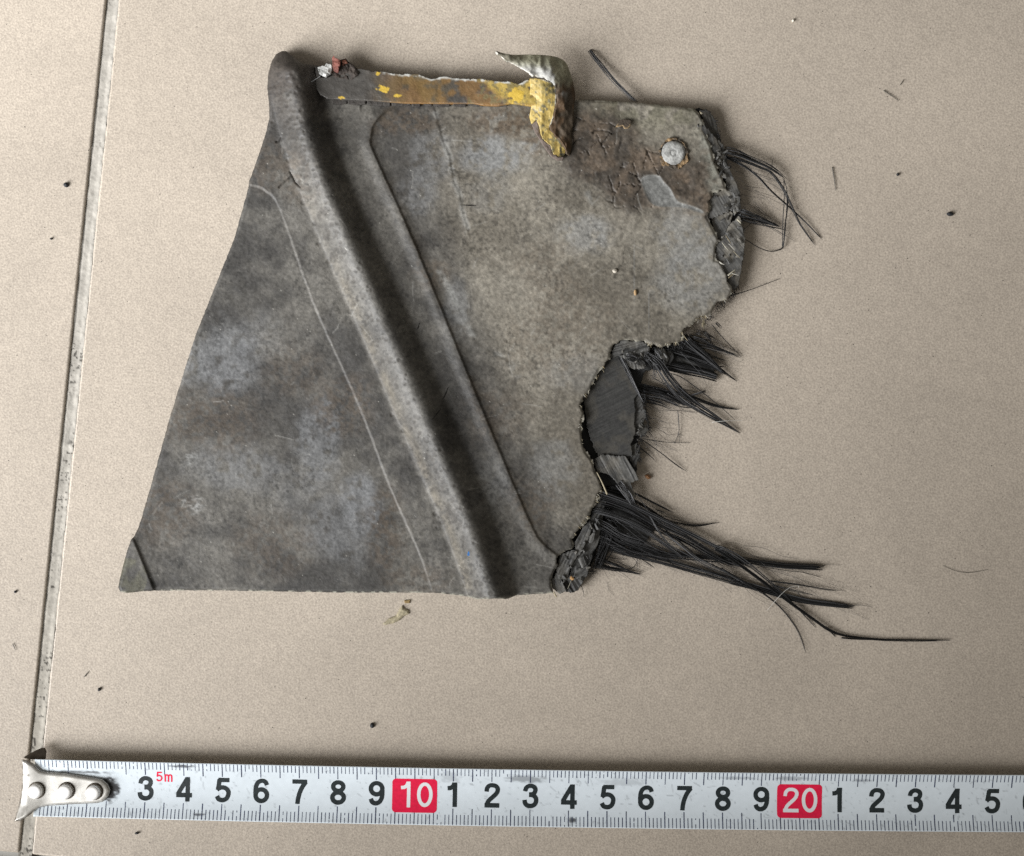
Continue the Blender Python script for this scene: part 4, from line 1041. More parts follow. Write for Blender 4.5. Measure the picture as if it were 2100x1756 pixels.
# brittle sealant bead squeezed out under the strip, coloured dark as the strip's shadow
for k, (a, b, c, d) in enumerate([(680, 204, 712, 214), (712, 206, 750, 214.5), (752, 207, 800, 216), (802, 209, 842, 217), (844, 210, 862, 219), (868, 211, 886, 217), (888, 211, 922, 219), (928, 212, 955, 219), (958, 212, 1000, 217), (1002, 212, 1040, 218)]):
    pl = np.array([(a, b - 5), (c, b - 4), (c - 1, d - 2 + (k % 3)), ((a + c) / 2, d), (a + 1, d - 2)])
    slab('sealant_chip', lambda x, y, pl=pl: psdf(x, y, pl) + 2.5 * (fbm(x, y, 6, 3, 750) - 0.5), (a - 5, b - 10, c + 5, d + 6), 1.6,
         lambda x, y: zbase(x, y) + 1.5 + 0.3 * (fbm(x, y, 9, 3, 751) - .5), lambda x, y, k=k: L(58, 54, 50) * (0.7 + 0.6 * fbm(x, y, 7, 3, 752 + k))[:, None], M_CRUST, FRAG, thick=1.2)

TAB = Z2([(930, 480), (1000, 482), (1080, 490), (1200, 530), (1232, 560), (1246, 680), (1238, 860), (1205, 960), (1162, 1080), (1250, 1158), (1340, 1262), (1362, 1330), (1330, 1400), (1280, 1415), (1215, 1370), (1190, 1310),
          (1180, 1270), (1120, 1215), (1085, 1190), (1060, 1120), (1035, 1010), (1010, 970), (955, 1005), (930, 930), (945, 850), (955, 790), (935, 700), (940, 600)])


def tab_z(x, y):
    t = sst(165, 320, y)
    return zbase(x, y) + 4.6 - 2.0 * t + 1.3 * (fbm(x, y, 26, 4, 760) - 0.5) - 0.03 * np.abs(x - 1110) + 0.12 * (fbm(x * 2, y * .3, 6, 2, 761) - .5)


def tab_c(x, y):
    n = fbm(x, y, 7, 4, 770); n2 = fbm(x, y, 24, 4, 774); st = fbm(x * 1.0, y * 0.12, 2.6, 2, 778)
    c = np.tile(L(194, 169, 98), (len(x), 1)) * (0.78 + 0.4 * n)[:, None]
    g = (sst(0.44, 0.60, n * 0.5 + n2 * 0.3 + st * 0.20) * (0.4 + 0.5 * sst(1100, 1125, x)))[:, None]
    c = c * (1 - g) + g * L(120, 112, 78)
    d = sst(0.66, 0.72, n)[:, None] * 0.7
    c = c * (1 - d) + d * L(82, 84, 78)
    sd = psdf(x, y, TAB)
    e = (sst(-3.2, -0.5, sd) * sst(1105, 1120, x) * (y < 262))[:, None]
    c = c * (1 - e) + e * L(216, 216, 210)
    return c


slab('yellow_tab', lambda x, y: psdf(x, y, TAB) + 2.2 * (fbm(x, y, 7, 3, 780) - .5), (*(TAB.min(0) - 6), *(TAB.max(0) + 6)), 1.4, tab_z, tab_c, M_PAINT, FRAG, thick=1.1, back=True)

RAG = Z2([(1000, 975), (1022, 980), (1040, 1060), (1060, 1130), (1090, 1200), (1140, 1240), (1195, 1290), (1200, 1350), (1270, 1410), (1345, 1395), (1320, 1440), (1260, 1445), (1180, 1390), (1090, 1270), (1000, 1120), (960, 1030)])
slab('torn_sealant_flap', lambda x, y: psdf(x, y, RAG) + 2 * (fbm(x, y, 7, 3, 790) - .5), (*(RAG.min(0) - 6), *(RAG.max(0) + 6)), 1.5,
     lambda x, y: zbase(x, y) + 2.6 - 0.9 * sst(240, 330, y) + 0.9 * (fbm(x, y, 14, 3, 791) - .5), lambda x, y: L(104, 92, 84) * (0.6 + 0.8 * fbm(x, y, 16, 4, 792))[:, None], M_CRUST, FRAG, thick=0.8, back=True)


def loft(name, A, B, za, zb_, bulge, n, m, mat, cfun, thick=0.7):
    """sheet between two plan polylines A and B (heights za, zb in mm) with a bulge; given real thickness"""
    def res(p, k):
        p = smooth(p, 8); s = np.concatenate([[0], np.cumsum(np.linalg.norm(np.diff(p[:, :2], axis=0), axis=1))]); s /= s[-1]
        t = np.linspace(0, 1, k)
        return np.column_stack([np.interp(t, s, p[:, i]) for i in range(p.shape[1])])
    a = res(np.column_stack([A[:, :2], za]), n); b = res(np.column_stack([B[:, :2], zb_]), n)
    t = np.linspace(0, 1, m)[None, :, None]
    g = a[:, None] * (1 - t) + b[:, None] * t
    x, y, z = g[..., 0], g[..., 1], g[..., 2]
    bl = np.interp(np.linspace(0, 1, n), np.linspace(0, 1, len(bulge)), bulge)[:, None]
    rag = (fbm(x, y, 6, 3, 805) - .5) * 5 * sst(.22, 0, t[..., 0])
    y = y + rag; x = x + rag * .5
    rdg = 1 - np.abs(2 * fbm(x, y * .8, 22, 3, 803) - 1)
    z = z + bl * np.sin(np.pi * np.clip(t[..., 0], 0, 1)) + 1.6 * (fbm(x, y * .7, 24, 4, 801) - .5) + 1.5 * (rdg - .7)
    v = P(x, y, z).reshape(-1, 3)
    i, j = np.meshgrid(np.arange(n - 1), np.arange(m - 1), indexing='ij')
    k = (i * m + j).ravel()
    q = np.stack([k, k + 1, k + m + 1, k + m], -1)
    # make sure the sheet faces up
    nz = np.cross(v[q[:, 1]] - v[q[:, 0]], v[q[:, 3]] - v[q[:, 0]])[:, 2].mean()
    if nz < 0: q = q[:, ::-1]
    c = cfun(x.ravel(), y.ravel(), np.broadcast_to(t[..., 0], x.shape).ravel())
    o = mesh_obj(name, v, q, mat, FRAG, c)
    md = o.modifiers.new('thickness', 'SOLIDIFY'); md.thickness = thick * 1e-3; md.offset = -1
    return o


INNER = Z2([(535, 163), (650, 268), (800, 350), (960, 440), (1080, 474), (1205, 538), (1238, 600), (1247, 690), (1240, 860), (1207, 962), (1166, 1080), (1230, 1140), (1300, 1210), (1350, 1290), (1368, 1370)])
OUTER = Z2([(538, 160), (640, 190), (760, 206), (930, 203), (1150, 214), (1290, 248), (1365, 310), (1410, 430), (1448, 560), (1466, 700), (1450, 850), (1452, 980), (1425, 1130), (1430, 1260), (1400, 1390)])


def flange_c(x, y, t):
    n = fbm(x, y, 12, 4, 810); n2 = fbm(x, y, 34, 3, 814)
    up = sst(190, 150, y)[:, None]
    c = L(82, 71, 58) * (1 - up) + up * L(152, 150, 128)  # brown and olive metal; side's shade and upper lobe's light painted in
    c = c * (0.55 + 0.9 * n)[:, None]
    bl = (sst(.52, .57, fbm(x, y, 15, 4, 826)))[:, None] * .55 * (1 - .75 * up)
    c = c * (1 - bl) + bl * L(66, 58, 48)
    gr = (sst(0.46, 0.54, n2) * sst(120, 150, y) * sst(210, 185, y) * sst(0.75, 0.3, t))[:, None]
    c = c * (1 - gr) + gr * L(168, 167, 162)
    br = (sst(0.45, 0.6, fbm(x, y * .4, 12, 3, 818)) * sst(135, 175, y + 60 * (t - .6)))[:, None] * 0.8
    c = c * (1 - br) + br * L(84, 64, 44)
    tip = sst(1070, 1035, x)[:, None]
    c = c * (1 - 0.6 * tip) + 0.6 * tip * L(96, 88, 80)
    w = (sst(0.12, 0.0, t) * (x < 1125) + 0.8 * sst(0.05, 0.0, 1 - t) * (x < 1080))[:, None]
    w = w * sst(0.35, 0.6, fbm(x, y, 5, 3, 820))[:, None]
    return c * (1 - w) + w * L(216, 212, 202)


loft('bent_flange', INNER, OUTER, [8.5, 9.2, 9.6, 9.8, 9.6, 9.2, 9.0, 8.8, 8.2, 7.8, 7.2, 7.0, 6.8, 6.6, 6.0],
     [8.4, 8.5, 8.2, 7.8, 7.2, 6.4, 5.8, 5.4, 5.2, 5.2, 5.1, 5.0, 5.0, 4.9, 4.9], [0, .3, .6, .8, 1.2, 1.4, 1.4, 1.2, 1.0, .8, .6, .5, .4, .3, .2], 110, 22, M_METAL, flange_c)

# scraps on the top edge
for nm, pts, z, colr, lab in (('red_brown_scrap', TR([(545, 225), (565, 180), (580, 225), (680, 250), (680, 330), (630, 470), (560, 430), (540, 330)]), 6.0, L(112, 66, 56), None),
                              ('charred_scrap', TR([(680, 250), (770, 238), (810, 280), (900, 340), (960, 400), (1010, 430), (960, 520), (850, 600), (700, 560), (560, 540), (540, 470), (640, 460), (680, 330)]), 4.8, L(58, 50, 44), None),
                              ('rust_scrap', TR([(700, 262), (770, 250), (800, 300), (720, 345)]), 5.8, L(88, 50, 34), None),
                              ('torn_metal_lug', TR([(300, 380), (420, 350), (450, 300), (470, 330), (520, 320), (540, 360), (540, 440), (430, 530), (330, 490)]), 5.6, L(186, 186, 182), None)):
    pl = np.array(pts)
    slab(nm, lambda x, y, pl=pl: psdf(x, y, pl) + 3.0 * (fbm(x, y, 6, 3, 830) - .5), (*(pl.min(0) - 5), *(pl.max(0) + 5)), 1.1,
         lambda x, y, z=z: z + 1.6 * (fbm(x, y, 11, 4, 831) - .5), lambda x, y, colr=colr: colr * (0.45 + 1.1 * fbm(x, y, 6, 4, 832))[:, None], M_CRUST if nm != 'torn_metal_lug' else M_METAL, FRAG, thick=2.4, back=True)
single(TR([(170, 635), (270, 575), (350, 520)]), [.35, .4, .4], [5.9, 5.9, 5.8], 222, 'pale_filament', mat=M_PALE, col=L(170, 172, 172))
# fold line of the strip's rounded left end
single(TR([(110, 340), (180, 400), (240, 500), (270, 620), (290, 740), (360, 860)]), [.6, 1.0, 1.0, 1.0, 1.0, .6], [4.1, 4.3, 4.5, 4.6, 4.7, 4.7], 223, 'strip_rim', 0.4, mat=M_PANEL, col=L(90, 86, 80))

# rivet with crusted collar
RX, RY = Z3([(828, 655)])[0]
RZ = float(zbase(np.array([RX]), np.array([RY]))[0])


def rivet_c(x, y):
    r = np.hypot(x - RX, y - RY)
    c = L(172, 172, 168) * (0.45 + 1.1 * fbm(x, y, 9, 4, 840))[:, None]
    k = np.exp(-((r - 6.0) / 1.2) ** 2)[:, None] * .5 + np.exp(-((r - 22) / 2) ** 2)[:, None] * .3
    return c * (1 - k) + k * L(70, 70, 70)


slab('rivet', lambda x, y: np.hypot(x - RX, y - RY) - 24.5 + 3.2 * (fbm(x, y, 10, 3, 841) - .5), (RX - 28, RY - 28, RX + 28, RY + 28), 1.2,
     lambda x, y: RZ + 1.3 - 0.6 * (np.hypot(x - RX, y - RY) / 24.5) ** 6 - 0.10 * np.exp(-((np.hypot(x - RX, y - RY) - 6) / 1.4) ** 2) + .2 * (fbm(x, y, 10, 3, 842) - .5),
     rivet_c, M_METAL, FRAG, thick=2.0)
slab('rivet_collar', lambda x, y: np.abs(np.hypot(x - RX, y - RY) - 28 - 5 * (fbm(x, y, 18, 2, 843) - .5)) - 1.9 + 10 * (fbm(x, y, 10, 4, 844) - .5) - 3.0 * sst(RY - 10, RY + 20, y), (RX - 42, RY - 42, RX + 42, RY + 42), 1.3,
     lambda x, y: RZ + .7 + 0.8 * (fbm(x, y, 6, 3, 845) - .5), lambda x, y: (L(74, 66, 56) + (L(136, 112, 80) - L(74, 66, 56)) * sst(.42, .6, fbm(x, y, 12, 3, 847))[:, None]) * (0.5 + 0.9 * fbm(x, y, 6, 3, 846))[:, None], M_CRUST, FRAG, thick=1.0)
# lifted flake of dried sealant left of the rivet
FLK = Z3([(340, 440), (400, 430), (415, 452), (445, 450), (465, 430), (470, 385), (420, 370), (380, 380)])
slab('lifted_flake', lambda x, y: psdf(x, y, FLK) + 2 * (fbm(x, y, 6, 3, 850) - .5), (*(FLK.min(0) - 5), *(FLK.max(0) + 5)), 1.2,
     lambda x, y: zbase(x, y) + .7 + .04 * (y - FLK[:, 1].min()), lambda x, y: (L(80, 71, 61) + (L(160, 136, 102) - L(96, 84, 70)) * (sst(-3, -.5, psdf(x, y, FLK)) * sst(252, 258, y))[:, None]) * (0.7 + .6 * fbm(x, y, 7, 3, 851))[:, None], M_CRUST, FRAG, thick=.3, back=True)

# ------------------------------------------------------------------ tape measure
TAPE = empty('tape_measure', (0, 0, 0))
tag(TAPE, 'white steel tape measure blade with silver end hook lying below the fragment', 'tape measure')
CM = 78.85; X0 = 61.5; HWID = 58.0


TZ = 3.3                       # the hook's lip holds the blade off the floor (mm)


def WT(x, y, z=0.0):
    v = W(x, y, z)
    v[..., :2] *= (H - TZ * 1e-3) / H
    return v


def tape_pt(s, w, dz=0.0):
    """s in cm along the blade, w across in plan units (+ towards the viewer's foot), raised lips -> world"""
    s = np.asarray(s, float); w = np.asarray(w, float)
    x = X0 + CM * s
    t = x - 1230
    yc = 1636.5 + 0.0145 * t - 0.51e-5 * t * t
    sl = 0.0145 - 1.02e-5 * t
    n = 1 / np.sqrt(1 + sl * sl)
    z = TZ + 1.5 * (w / HWID) ** 2
    return WT(x - sl * n * w, yc + n * w, z + dz)


def grid_quads(n, m):
    i, j = np.meshgrid(np.arange(n - 1), np.arange(m - 1), indexing='ij')
    k = (i * m + j).ravel()
    return np.stack([k, k + 1, k + m + 1, k + m], -1)


def blade():
    s = np.arange(0.15, 42, 0.03); w = np.linspace(-HWID, HWID, 51)
    S, Wd = np.meshgrid(s, w, indexing='ij')
    v = tape_pt(S, Wd).reshape(-1, 3)
    x = (X0 + CM * S).ravel(); y = Wd.ravel()
    n = fbm(x, y, 40, 4, 900); n2 = fbm(x, y * 2.5, 9, 3, 904)
    c = np.tile(L(226, 235, 241), (len(x), 1)) * (0.95 + 0.1 * n)[:, None]
    d = np.zeros(len(x))
    for sx, wy, rx, ry, a in ((2.08, -1, .235, 25, 1.3), (1.35, -33, .75, 3, .8), (4.0, -51, .35, 3, .9), (4.4, 47, .2, 2.5, .8), (12.9, -38, .5, 9, .55), (15.4, -34, .6, 10, .25), (18.4, -46, .5, 3, .4), (19.8, -47, .5, 5, .4), (14.1, 44, .1, 5, .9), (21.6, -44, .3, 3, .5), (10.9, -40, .3, 12, .3)):  # first spot paints the hook's shadow, with dirt, right of its tip
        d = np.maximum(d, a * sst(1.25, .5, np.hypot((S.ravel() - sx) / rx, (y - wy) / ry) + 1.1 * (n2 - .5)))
    d = np.maximum(d, .35 * sst(.74, .82, fbm(x, y, 6, 3, 908)))
    rs = np.random.default_rng(19)
    for k in range(150):
        x0, y0 = rs.uniform(90, 2150), rs.uniform(-50, 50)
        a = rs.normal(.9, .9); ln = rs.uniform(3, 16)
        m = (np.abs(x - x0) < 18) & (np.abs(y - y0) < 18)
        d[m] = np.maximum(d[m], sst(1.8, .3, pline(x[m], y[m], [(x0, y0), (x0 + ln * math.cos(a), y0 + ln * math.sin(a))])[0]) * rs.uniform(.08, .4))
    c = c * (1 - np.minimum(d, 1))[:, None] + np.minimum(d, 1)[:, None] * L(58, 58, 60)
    q = grid_quads(len(s), len(w))
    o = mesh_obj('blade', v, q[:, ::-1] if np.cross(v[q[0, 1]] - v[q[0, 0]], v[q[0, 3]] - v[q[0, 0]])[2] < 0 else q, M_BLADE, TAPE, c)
    md = o.modifiers.new('thickness', 'SOLIDIFY'); md.thickness = 0.00016; md.offset = -1


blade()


def marks():
    V = []; Q = []; n = 0
    rg = np.random.default_rng(3)

    def bar(s, w0, w1, half):
        nonlocal n
        k = 6
        ww = np.linspace(w0, w1, k)
        a = tape_pt(np.full(k, s - half), ww, 0.02); b = tape_pt(np.full(k, s + half), ww, 0.02)
        v = np.empty((2 * k, 3)); v[0::2] = a; v[1::2] = b
        q = np.array([[2 * i, 2 * i + 2, 2 * i + 3, 2 * i + 1] for i in range(k - 1)]) + n
        V.append(v); Q.append(q); n += 2 * k
    for mm in range(3, 412):
        s = mm / 10; big = mm % 5 == 0
        hf = (0.0135 if big else 0.0105)
        for w0, w1 in ((-HWID + 1.0, -HWID + (28 if big else 16)), (HWID - 1.0, HWID - (32 if big else 20))):
            if s < 2.25 and abs(w1) < 40 and w1 < 0 and s > 1.0: w1 = -HWID + 18
            worn = rg.random()
            if worn < (0.16 if 4 < s < 9.5 else 0.06):
                cuts = np.sort(rg.uniform(0, 1, 2)); segs = [(0, cuts[0]), (cuts[1], 1)]
            else:
                segs = [(0, 1)]
            for a, b in segs:
                if b - a > .12: bar(s, w0 + (w1 - w0) * a, w0 + (w1 - w0) * b, hf * rg.uniform(.75, 1.1))
    V = np.vstack(V); Q = np.vstack(Q)
    if np.cross(V[Q[0, 1]] - V[Q[0, 0]], V[Q[0, 3]] - V[Q[0, 0]])[2] < 0: Q = Q[:, ::-1]
    o = mesh_obj('graduation_marks', V, Q, M_TICK, TAPE, None, False)
    o['kind'] = 'stuff'


marks()

SIX_TOP = [(.553, .73), (.50, .85), (.40, .908), (.30, .905), (.18, .83), (.11, .68), (.09, .48), (.095, .32)]
ell = lambda cx, cy, rx, ry: [(cx + rx * math.cos(a), cy + ry * math.sin(a)) for a in np.linspace(0, 2 * math.pi, 33)]
GLY = {
    '0': [ell(.32, .5, .235, .41)],
    '1': [[(.42, 0), (.42, 1)], [(.12, .755), (.24, .765), (.34, .83), (.385, .93), (.40, 1.0)]],
    '2': [smooth([(.095, .64), (.12, .79), (.21, .89), (.33, .91), (.46, .88), (.545, .78), (.535, .65), (.46, .53), (.30, .38), (.17, .25), (.10, .08)], 5), [(.02, .09), (.62, .09)]],
    '3': [smooth([(.10, .68), (.14, .82), (.24, .9), (.34, .91), (.46, .865), (.515, .76), (.48, .63), (.39, .565), (.26, .55)], 5), smooth([(.26, .535), (.42, .52), (.53, .42), (.55, .29), (.50, .165), (.39, .10), (.29, .09), (.17, .125), (.10, .21), (.08, .33)], 5)],
    '4': [[(.46, 0), (.46, 1)], [(.45, .96), (.07, .30)], [(0, .255), (.64, .255)]],
    '5': [[(.14, .91), (.59, .91)], [(.19, .94), (.13, .49)], smooth([(.085, .50), (.19, .575), (.32, .60), (.45, .56), (.545, .45), (.55, .31), (.49, .17), (.38, .10), (.28, .09), (.16, .13), (.09, .25)], 5)],
    '6': [ell(.325, .32, .232, .232), smooth(SIX_TOP, 5)],
    '7': [[(.02, .91), (.62, .91)], smooth([(.57, .90), (.43, .70), (.32, .45), (.26, .2), (.24, 0)], 5)],
    '8': [ell(.32, .735, .205, .178), ell(.32, .29, .232, .20)],
    '9': [[(.64 - x, 1 - y) for x, y in ell(.325, .32, .232, .232)], [(.64 - x, 1 - y) for x, y in smooth(SIX_TOP, 5)]],
    'm': [[(.09, 0), (.09, .74)], smooth([(.09, .50), (.16, .64), (.28, .67), (.38, .60), (.40, .46)], 5), [(.40, .48), (.40, 0)], smooth([(.40, .50), (.47, .64), (.59, .67), (.69, .60), (.71, .46)], 5), [(.71, .48), (.71, 0)]],
}


def glyph(name, chars, s, wc, height, stroke, mat, parent, dz=0.03, gap=.12, widths=None):
    """print chars centred at blade position s (cm), wc across; height in plan units"""
    wid = [(.80 if ch == 'm' else .64) for ch in chars]
    tot = sum(wid) + gap * (len(chars) - 1)
    items = []
    x = -tot / 2
    strokes = []
    for ch, w_ in zip(chars, wid):
        for st in GLY[ch]:
            strokes.append((np.asarray(st, float)[:, :2] + (x, 0), x, x + w_))
        x += w_ + gap

    def sdf(px, py):
        out = np.full(px.shape, 9.0)
        for st, xa, xb in strokes:
            d = pline(px, py, st)[0] - stroke / 2
            closed = np.hypot(*(st[0] - st[-1])) < 1e-6
            if not closed:
                for e, f in ((st[0], st[1]), (st[-1], st[-2])):
                    t = (e - f) / np.hypot(*(e - f))
                    pr = (px - e[0]) * t[0] + (py - e[1]) * t[1]
                    near = np.hypot(px - e[0], py - e[1]) < stroke * .8
                    d = np.where(near, np.maximum(d, pr), d)
            d = np.maximum(d, np.maximum(-py, py - 1))
            out = np.minimum(out, d)
        return out
    gx, gy, q, b = gridsdf(sdf, (-tot / 2 - .06, -.04, tot / 2 + .06, 1.04), .022)
    v = tape_pt(s + gx * height / CM, wc + height * (.5 - gy), dz)
    if np.cross(v[q[0, 1]] - v[q[0, 0]], v[q[0, 3]] - v[q[0, 0]])[2] < 0: q = q[:, ::-1]
    return mesh_obj(name, v, q, mat, parent, None, False)


for nmb in range(3, 31):
    if nmb % 10 == 0:
        hw_, hh = 46.0, 34.5
        def rr(px, py, hw_=hw_, hh=hh, r=8.0):
            qx = np.abs(px) - hw_ + r; qy = np.abs(py) - hh + r
            return np.hypot(np.maximum(qx, 0), np.maximum(qy, 0)) + np.minimum(np.maximum(qx, qy), 0) - r
        gx, gy, q, b = gridsdf(rr, (-50, -40, 50, 40), 1.6)
        v = tape_pt(nmb + gx / CM, gy + 0.5, 0.03)
        if np.cross(v[q[0, 1]] - v[q[0, 0]], v[q[0, 3]] - v[q[0, 0]])[2] < 0: q = q[:, ::-1]
        box = mesh_obj('red_box', v, q, M_RED, TAPE, None, False)
        glyph('numeral', str(nmb), nmb + .02, -1.5, 53.0, .135, M_WHITE, box, dz=0.05, gap=.085)
    else:
        glyph('numeral', str(nmb % 10), nmb + (-.02 if nmb % 10 == 1 else .01), -2.5, 50.5, .182, M_INK, TAPE)
glyph('length_mark', '5m', 3.49, -27.5, 21.5, .15, M_RED, TAPE, gap=.16)

# end hook: formed plate, down-turned lip, three rivets
HOOK = T1([(290, 402), (355, 412), (430, 462), (470, 510), (500, 540), (560, 556), (800, 575), (1000, 608), (1150, 632), (1235, 650), (1300, 700), (1332, 770), (1312, 845), (1250, 912), (1180, 930), (850, 945), (600, 962), (500, 975),
           (440, 1010), (400, 1050), (340, 1092), (280, 1125), (205, 1136), (220, 1060), (245, 960), (270, 800), (285, 600)])


def hook_z(x, y):
    t = 1614 + 0.02 * (x - 100)
    return TZ + 1.5 + 0.75 * ((y - t) / 50) ** 2 * sst(110, 60, x) + 0.25 * sst(100, 60, x) - 0.5 * sst(-7, 0, psdf(x, y, HOOK)) ** 2 - 0.3 * sst(62, 44, x)


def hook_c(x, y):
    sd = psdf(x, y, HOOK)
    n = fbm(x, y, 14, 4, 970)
    g = np.clip(.75 * sst(-4.5, -.5, sd + 3 * (n - .5)) + .55 * sst(.5, .75, n) * sst(95, 50, x) + .8 * sst(1.3, .4, np.hypot((x - 58) / 8, (y - 1586) / 3) + (n - .5)), 0, .9)[:, None]  # greys painted for the metal's reflections at the left end, plus edge grime
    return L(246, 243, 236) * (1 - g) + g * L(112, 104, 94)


flat = lambda colr: (lambda x, y: np.tile(np.asarray(colr), (len(x), 1)))
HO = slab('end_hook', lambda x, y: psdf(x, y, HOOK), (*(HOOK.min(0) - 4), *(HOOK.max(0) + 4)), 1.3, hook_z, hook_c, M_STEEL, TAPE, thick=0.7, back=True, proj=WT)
for k, (hx, hy) in enumerate(T1([(455, 775), (810, 780), (1145, 790)])):
    slab('hook_rivet', lambda x, y, hx=hx, hy=hy: np.hypot(x - hx, y - hy) - 14.2, (hx - 17, hy - 17, hx + 17, hy + 17), 1.0,
         lambda x, y, hx=hx, hy=hy: TZ + 3.1 - 0.35 * (np.hypot(x - hx, y - hy) / 14.2) ** 8 + .03 * (fbm(x, y, 8, 3, 930) - .5), flat((.93, .92, .9)), M_RIVETHEAD, TAPE, thick=2.0, proj=WT)
    ring = slab('rivet_shade_ring', lambda x, y, hx=hx, hy=hy: np.abs(np.hypot(x - hx - 1.5, y - hy + 1.0) - 16) - 1.4, (hx - 22, hy - 22, hx + 22, hy + 22), 1.0,
                lambda x, y: TZ + 1.75 + 0 * x, flat((.8, .8, .8)), M_SHADESTEEL, TAPE, thick=.6, proj=WT)  # dark ring added as the rivet's shadow crescent, shifted right and up
LIP = T1([(285, 388), (330, 362), (400, 325), (480, 290), (520, 288), (545, 325), (548, 412), (440, 415), (360, 408), (300, 402)])
slab('hook_lip', lambda x, y: psdf(x, y, LIP), (*(LIP.min(0) - 4), *(LIP.max(0) + 4)), 1.2, lambda x, y: np.maximum(.7, TZ + .6 - 0.062 * np.maximum(0, 1558 - y)), flat((.3, .3, .3)), M_SHADESTEEL, TAPE, thick=.6, back=True, proj=WT)

# ------------------------------------------------------------------ small loose things
def bit(name, poly, z, thick, colr, label, cat, mat=M_DEBRIS, jag=1.5, dome=0.0, group=None, step=1.0):
    pl = np.asarray(poly, float)[:, :2]
    cx, cy = pl.mean(0)
    e = empty(name) if False else None
    o = slab(name, lambda x, y: psdf(x, y, pl) + jag * (fbm(x, y, 5, 2, 950) - .5), (*(pl.min(0) - 4), *(pl.max(0) + 4)), step,
             lambda x, y: z + thick + dome * sst(-4, -0.0, -np.abs(psdf(x, y, pl))) * 0 + dome * np.clip(-psdf(x, y, pl) / 4, 0, 1) + .25 * (fbm(x, y, 7, 3, 951) - .5) * min(1, thick), lambda x, y: np.asarray(colr) * (0.6 + .8 * fbm(x, y, 5, 3, 952))[:, None], mat, None, zbot=z + 0.01)
    return tag(o, label, cat, group)


def disc(cx, cy, rx, ry, n=12, rot=0.0):
    a = np.arange(n) / n * 2 * np.pi
    x = rx * np.cos(a); y = ry * np.sin(a)
    return np.column_stack([cx + x * math.cos(rot) - y * math.sin(rot), cy + x * math.sin(rot) + y * math.cos(rot)])


BK = L(34, 36, 40)
GS = 'dark specks lying on the floor tiles'
for (cx, cy, rx, ry, rot, lab) in (
        (135, 379, 5.2, 5.2, 0, 'round black speck on the left tile, highest beside the grout joint'),
        (1948, 439, 7.0, 4.2, .1, 'oval blue-black speck on bare tile far to the right of the fragment'),
        (1841, 358, 2.6, 2.6, 0, 'tiny black speck on the right tile below two short slivers'),
        (763, 1488, 4.6, 5.2, 0, 'black speck on the tile just above the tape between its 8 and 9'),
        (203, 1414, 3.0, 3.6, .3, 'black speck on the tile between the fragment corner and the tape hook'),
        (31, 1214, 2.3, 2.6, 0, 'dark speck on the left tile near the picture edge'),
        (280, 1709, 3.8, 2.2, 0, 'flat dark speck on the tile below the tape under its 3'),
        (104, 490, 2.4, 1.7, .2, 'small dark speck on the left tile beside the grout joint')):
    bit('black_speck', disc(cx, cy, rx, ry, 12, rot), 0.0, .5, BK, lab, 'speck', dome=.5, group=GS)

GF = 'fibre slivers lying loose on the tiles'


def loose(name, pts, hw, colr, label, cat, z=(.25, .3, .25), mat=M_CARBON, group=None):
    o = single(pts, hw, list(z), 1, name, .7, parent=None, mat=mat, col=np.asarray(colr))
    return tag(o, label, cat, group)


loose('fibre_sliver', [(1811, 186), (1826, 196), (1842, 207)], [1.1, 1.0, .6], L(98, 94, 86), 'grey sliver slanting on the tile at the upper right', 'sliver', group=GF)
loose('fibre_sliver', [(1845, 175), (1849, 169), (1853, 163)], [.9, .8, .5], L(92, 88, 80), 'shortest grey sliver, just above a longer slanting one at upper right', 'sliver', group=GF)
loose('fibre_sliver', [(1706, 343), (1710, 367), (1713, 391)], [1.2, 1.1, .6], L(96, 92, 86), 'upright grey sliver on the tile right of the looped fibres', 'sliver', group=GF)
loose('fibre_sliver', [(173, 1388), (177, 1383), (181, 1377)], [.9, .9, .6], L(50, 48, 46), 'short dark sliver on the tile between grout joint and fragment corner', 'sliver', group=GF)
loose('fibre_sliver', [(26, 1320), (29, 1327), (32, 1334)], [.8, .8, .5], L(50, 48, 46), 'short dark sliver on the left tile near the picture edge', 'sliver', group=GF)
loose('curved_hair', Z7([(1530, 462), (1620, 500), (1720, 512), (1850, 490)]), [.35, .45, .5, .3], L(74, 70, 64), 'thin curved dark hair lying alone on the tile right of the fibre tail', 'hair', (.15, .2, .2, .15))
loose('pale_hair', Z5([(1600, 965), (1740, 950), (1920, 945)]), [.4, .45, .3], L(214, 214, 208), 'fine straight white hair across the end of the broad curved tow', 'hair', (1.9, 2.2, .6), M_PALE)
loose('pale_hair', Z7([(295, 780), (380, 680), (450, 620), (510, 605), (520, 618)]), [.35, .4, .45, .5, .5], L(212, 210, 204), 'fine hooked white hair crossing the lower fibre tail', 'hair', (.4, 1.9, 2.0, 1.6, 1.4), M_PALE)
for k, (p0, p1, lab) in enumerate([((948, 421), (976, 422), 'thin black fibre lying level on the grey skin right of the wrinkle'), ((884, 862), (904, 838), 'longest black fibre scrap lying in the shaded flange beside the ridge'),
                                   ((855, 676), (859, 663), 'tiny upright black fibre scrap on the shaded flange beside the ridge'), ((908, 818), (918, 795), 'slanting black fibre scrap on the flange near the long step')]):
    a, b = np.array(p0, float), np.array(p1, float)
    pts = np.array([a, (a + b) / 2 + (.5, .5), b])
    fz = panel_fields(pts[:, 0], pts[:, 1])['z'] + .15
    loose('fibre_scrap', pts, [.5, .9, .4], L(34, 33, 32), lab, 'fibre scrap', tuple(fz), group='fibre scraps lying on the fragment')

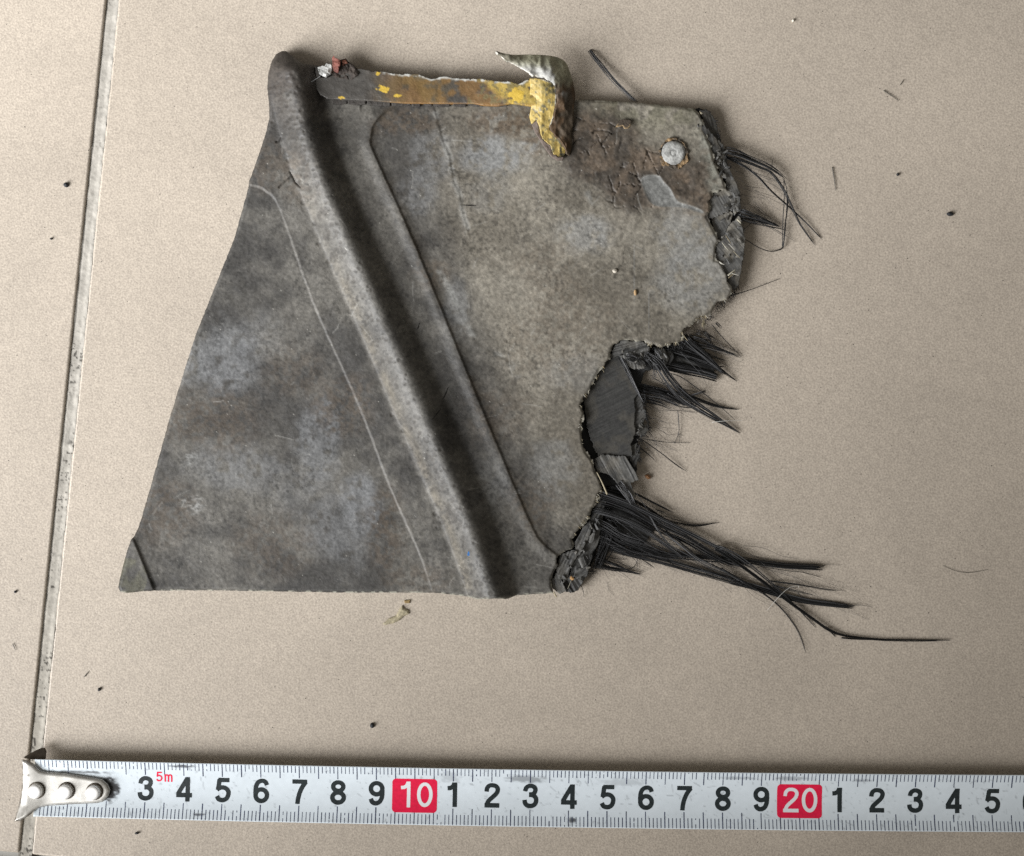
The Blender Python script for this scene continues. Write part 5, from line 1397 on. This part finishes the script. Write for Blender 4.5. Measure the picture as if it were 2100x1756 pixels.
bit('dry_leaf_flake', Z8([(278, 1252), (330, 1205), (385, 1185), (420, 1120), (438, 1098), (455, 1125), (492, 1138), (496, 1168), (450, 1190), (415, 1225), (370, 1245), (300, 1262)]), 0.0, .35, L(164, 154, 128), 'pale olive curved flake on the tile below the fragment', 'flake', dome=.3)
bit('tan_flake', Z8([(455, 1058), (503, 1053), (503, 1080), (462, 1078)]), 0.0, .35, L(134, 112, 72), 'small tan flake between the fragment edge and the olive flake', 'flake')
bit('brown_crumb', Z6([(1120, 122), (1150, 115), (1172, 130), (1170, 155), (1150, 160), (1130, 145)]), 0.0, .9, L(140, 100, 66), 'light brown crumb on the tile right of the cavity', 'crumb', dome=.5)
bit('tan_chip', Z6([(418, 1082), (432, 1060), (445, 1072), (462, 1085), (450, 1102), (428, 1098)]), 5.0, .6, L(176, 136, 88), 'tan chip resting on the broken laminate at the lower edge', 'chip', dome=.3)
bz = float(panel_fields(np.array([961.5]), np.array([1135.0]))['z'][0])
bit('blue_fleck', Z8([(985, 668), (992, 645), (1010, 640), (1015, 662), (1002, 680), (988, 680)]), bz - .3, .45, L(52, 112, 176), 'bright blue fleck stuck on the ridge near its lower end', 'fleck')
for cx, cy, rx, ry, colr, lab in ((1260.6, 556, 5.0, 4.2, L(190, 182, 168), 'whitish chip on the grey skin in the right half of the fragment'), (1302.5, 600, 3.2, 6.0, L(170, 140, 100), 'tan elongated chip on the grey skin near the torn bulge')):
    pz = float(panel_fields(np.array([cx]), np.array([cy]))['z'][0])
    bit('pale_chip', disc(cx, cy, rx, ry), pz - .1, .6, colr, lab, 'chip', dome=.4)
bit('tile_crumb', disc(1626, 42, 2.6, 3.0), 0, .6, L(214, 208, 194), 'tiny white crumb on the tile at the upper right', 'crumb', dome=.4)
bit('tile_crumb', disc(1681, 43, 2.4, 3.2), 0, .6, L(216, 210, 196), 'tiny white crumb on the tile at the upper right', 'crumb', dome=.4) if False else None


def dust():
    rg = np.random.default_rng(12)
    V = []; Q = []; C = []; n = 0
    pts = []
    for k in range(900):
        x = rg.uniform(-150, 2250); y = rg.uniform(-120, 1880)
        pts.append((x, y, rg.uniform(.35, 1.15)))
    for k in range(260):                       # denser around the broken side
        a = rg.normal((1420, 700), (260, 420)); pts.append((a[0], a[1], rg.uniform(.3, 1.0)))
    for x, y, r in pts:
        a = np.arange(5) / 5 * 2 * np.pi + rg.uniform(0, 6)
        ring = W(x + r * rg.uniform(.6, 1.3, 5) * np.cos(a), y + r * rg.uniform(.6, 1.3, 5) * np.sin(a), np.full(5, .03))
        topv = W(np.array([x]), np.array([y]), np.array([.03 + r * .12]))
        V.append(np.vstack([ring, topv]))
        Q.append(np.array([[(i + 1) % 5, i, 5] for i in range(5)]) + n)
        C.append(np.tile(L(52, 48, 44) * rg.uniform(.6, 2.2), (6, 1))); n += 6
    o = mesh_obj('dust_specks', np.vstack(V), np.zeros((0, 4)), M_DEBRIS, None, np.vstack(C), True, np.vstack(Q))
    tag(o, 'fine dark dust specks scattered over the tiles', 'dust', kind='stuff')


dust()
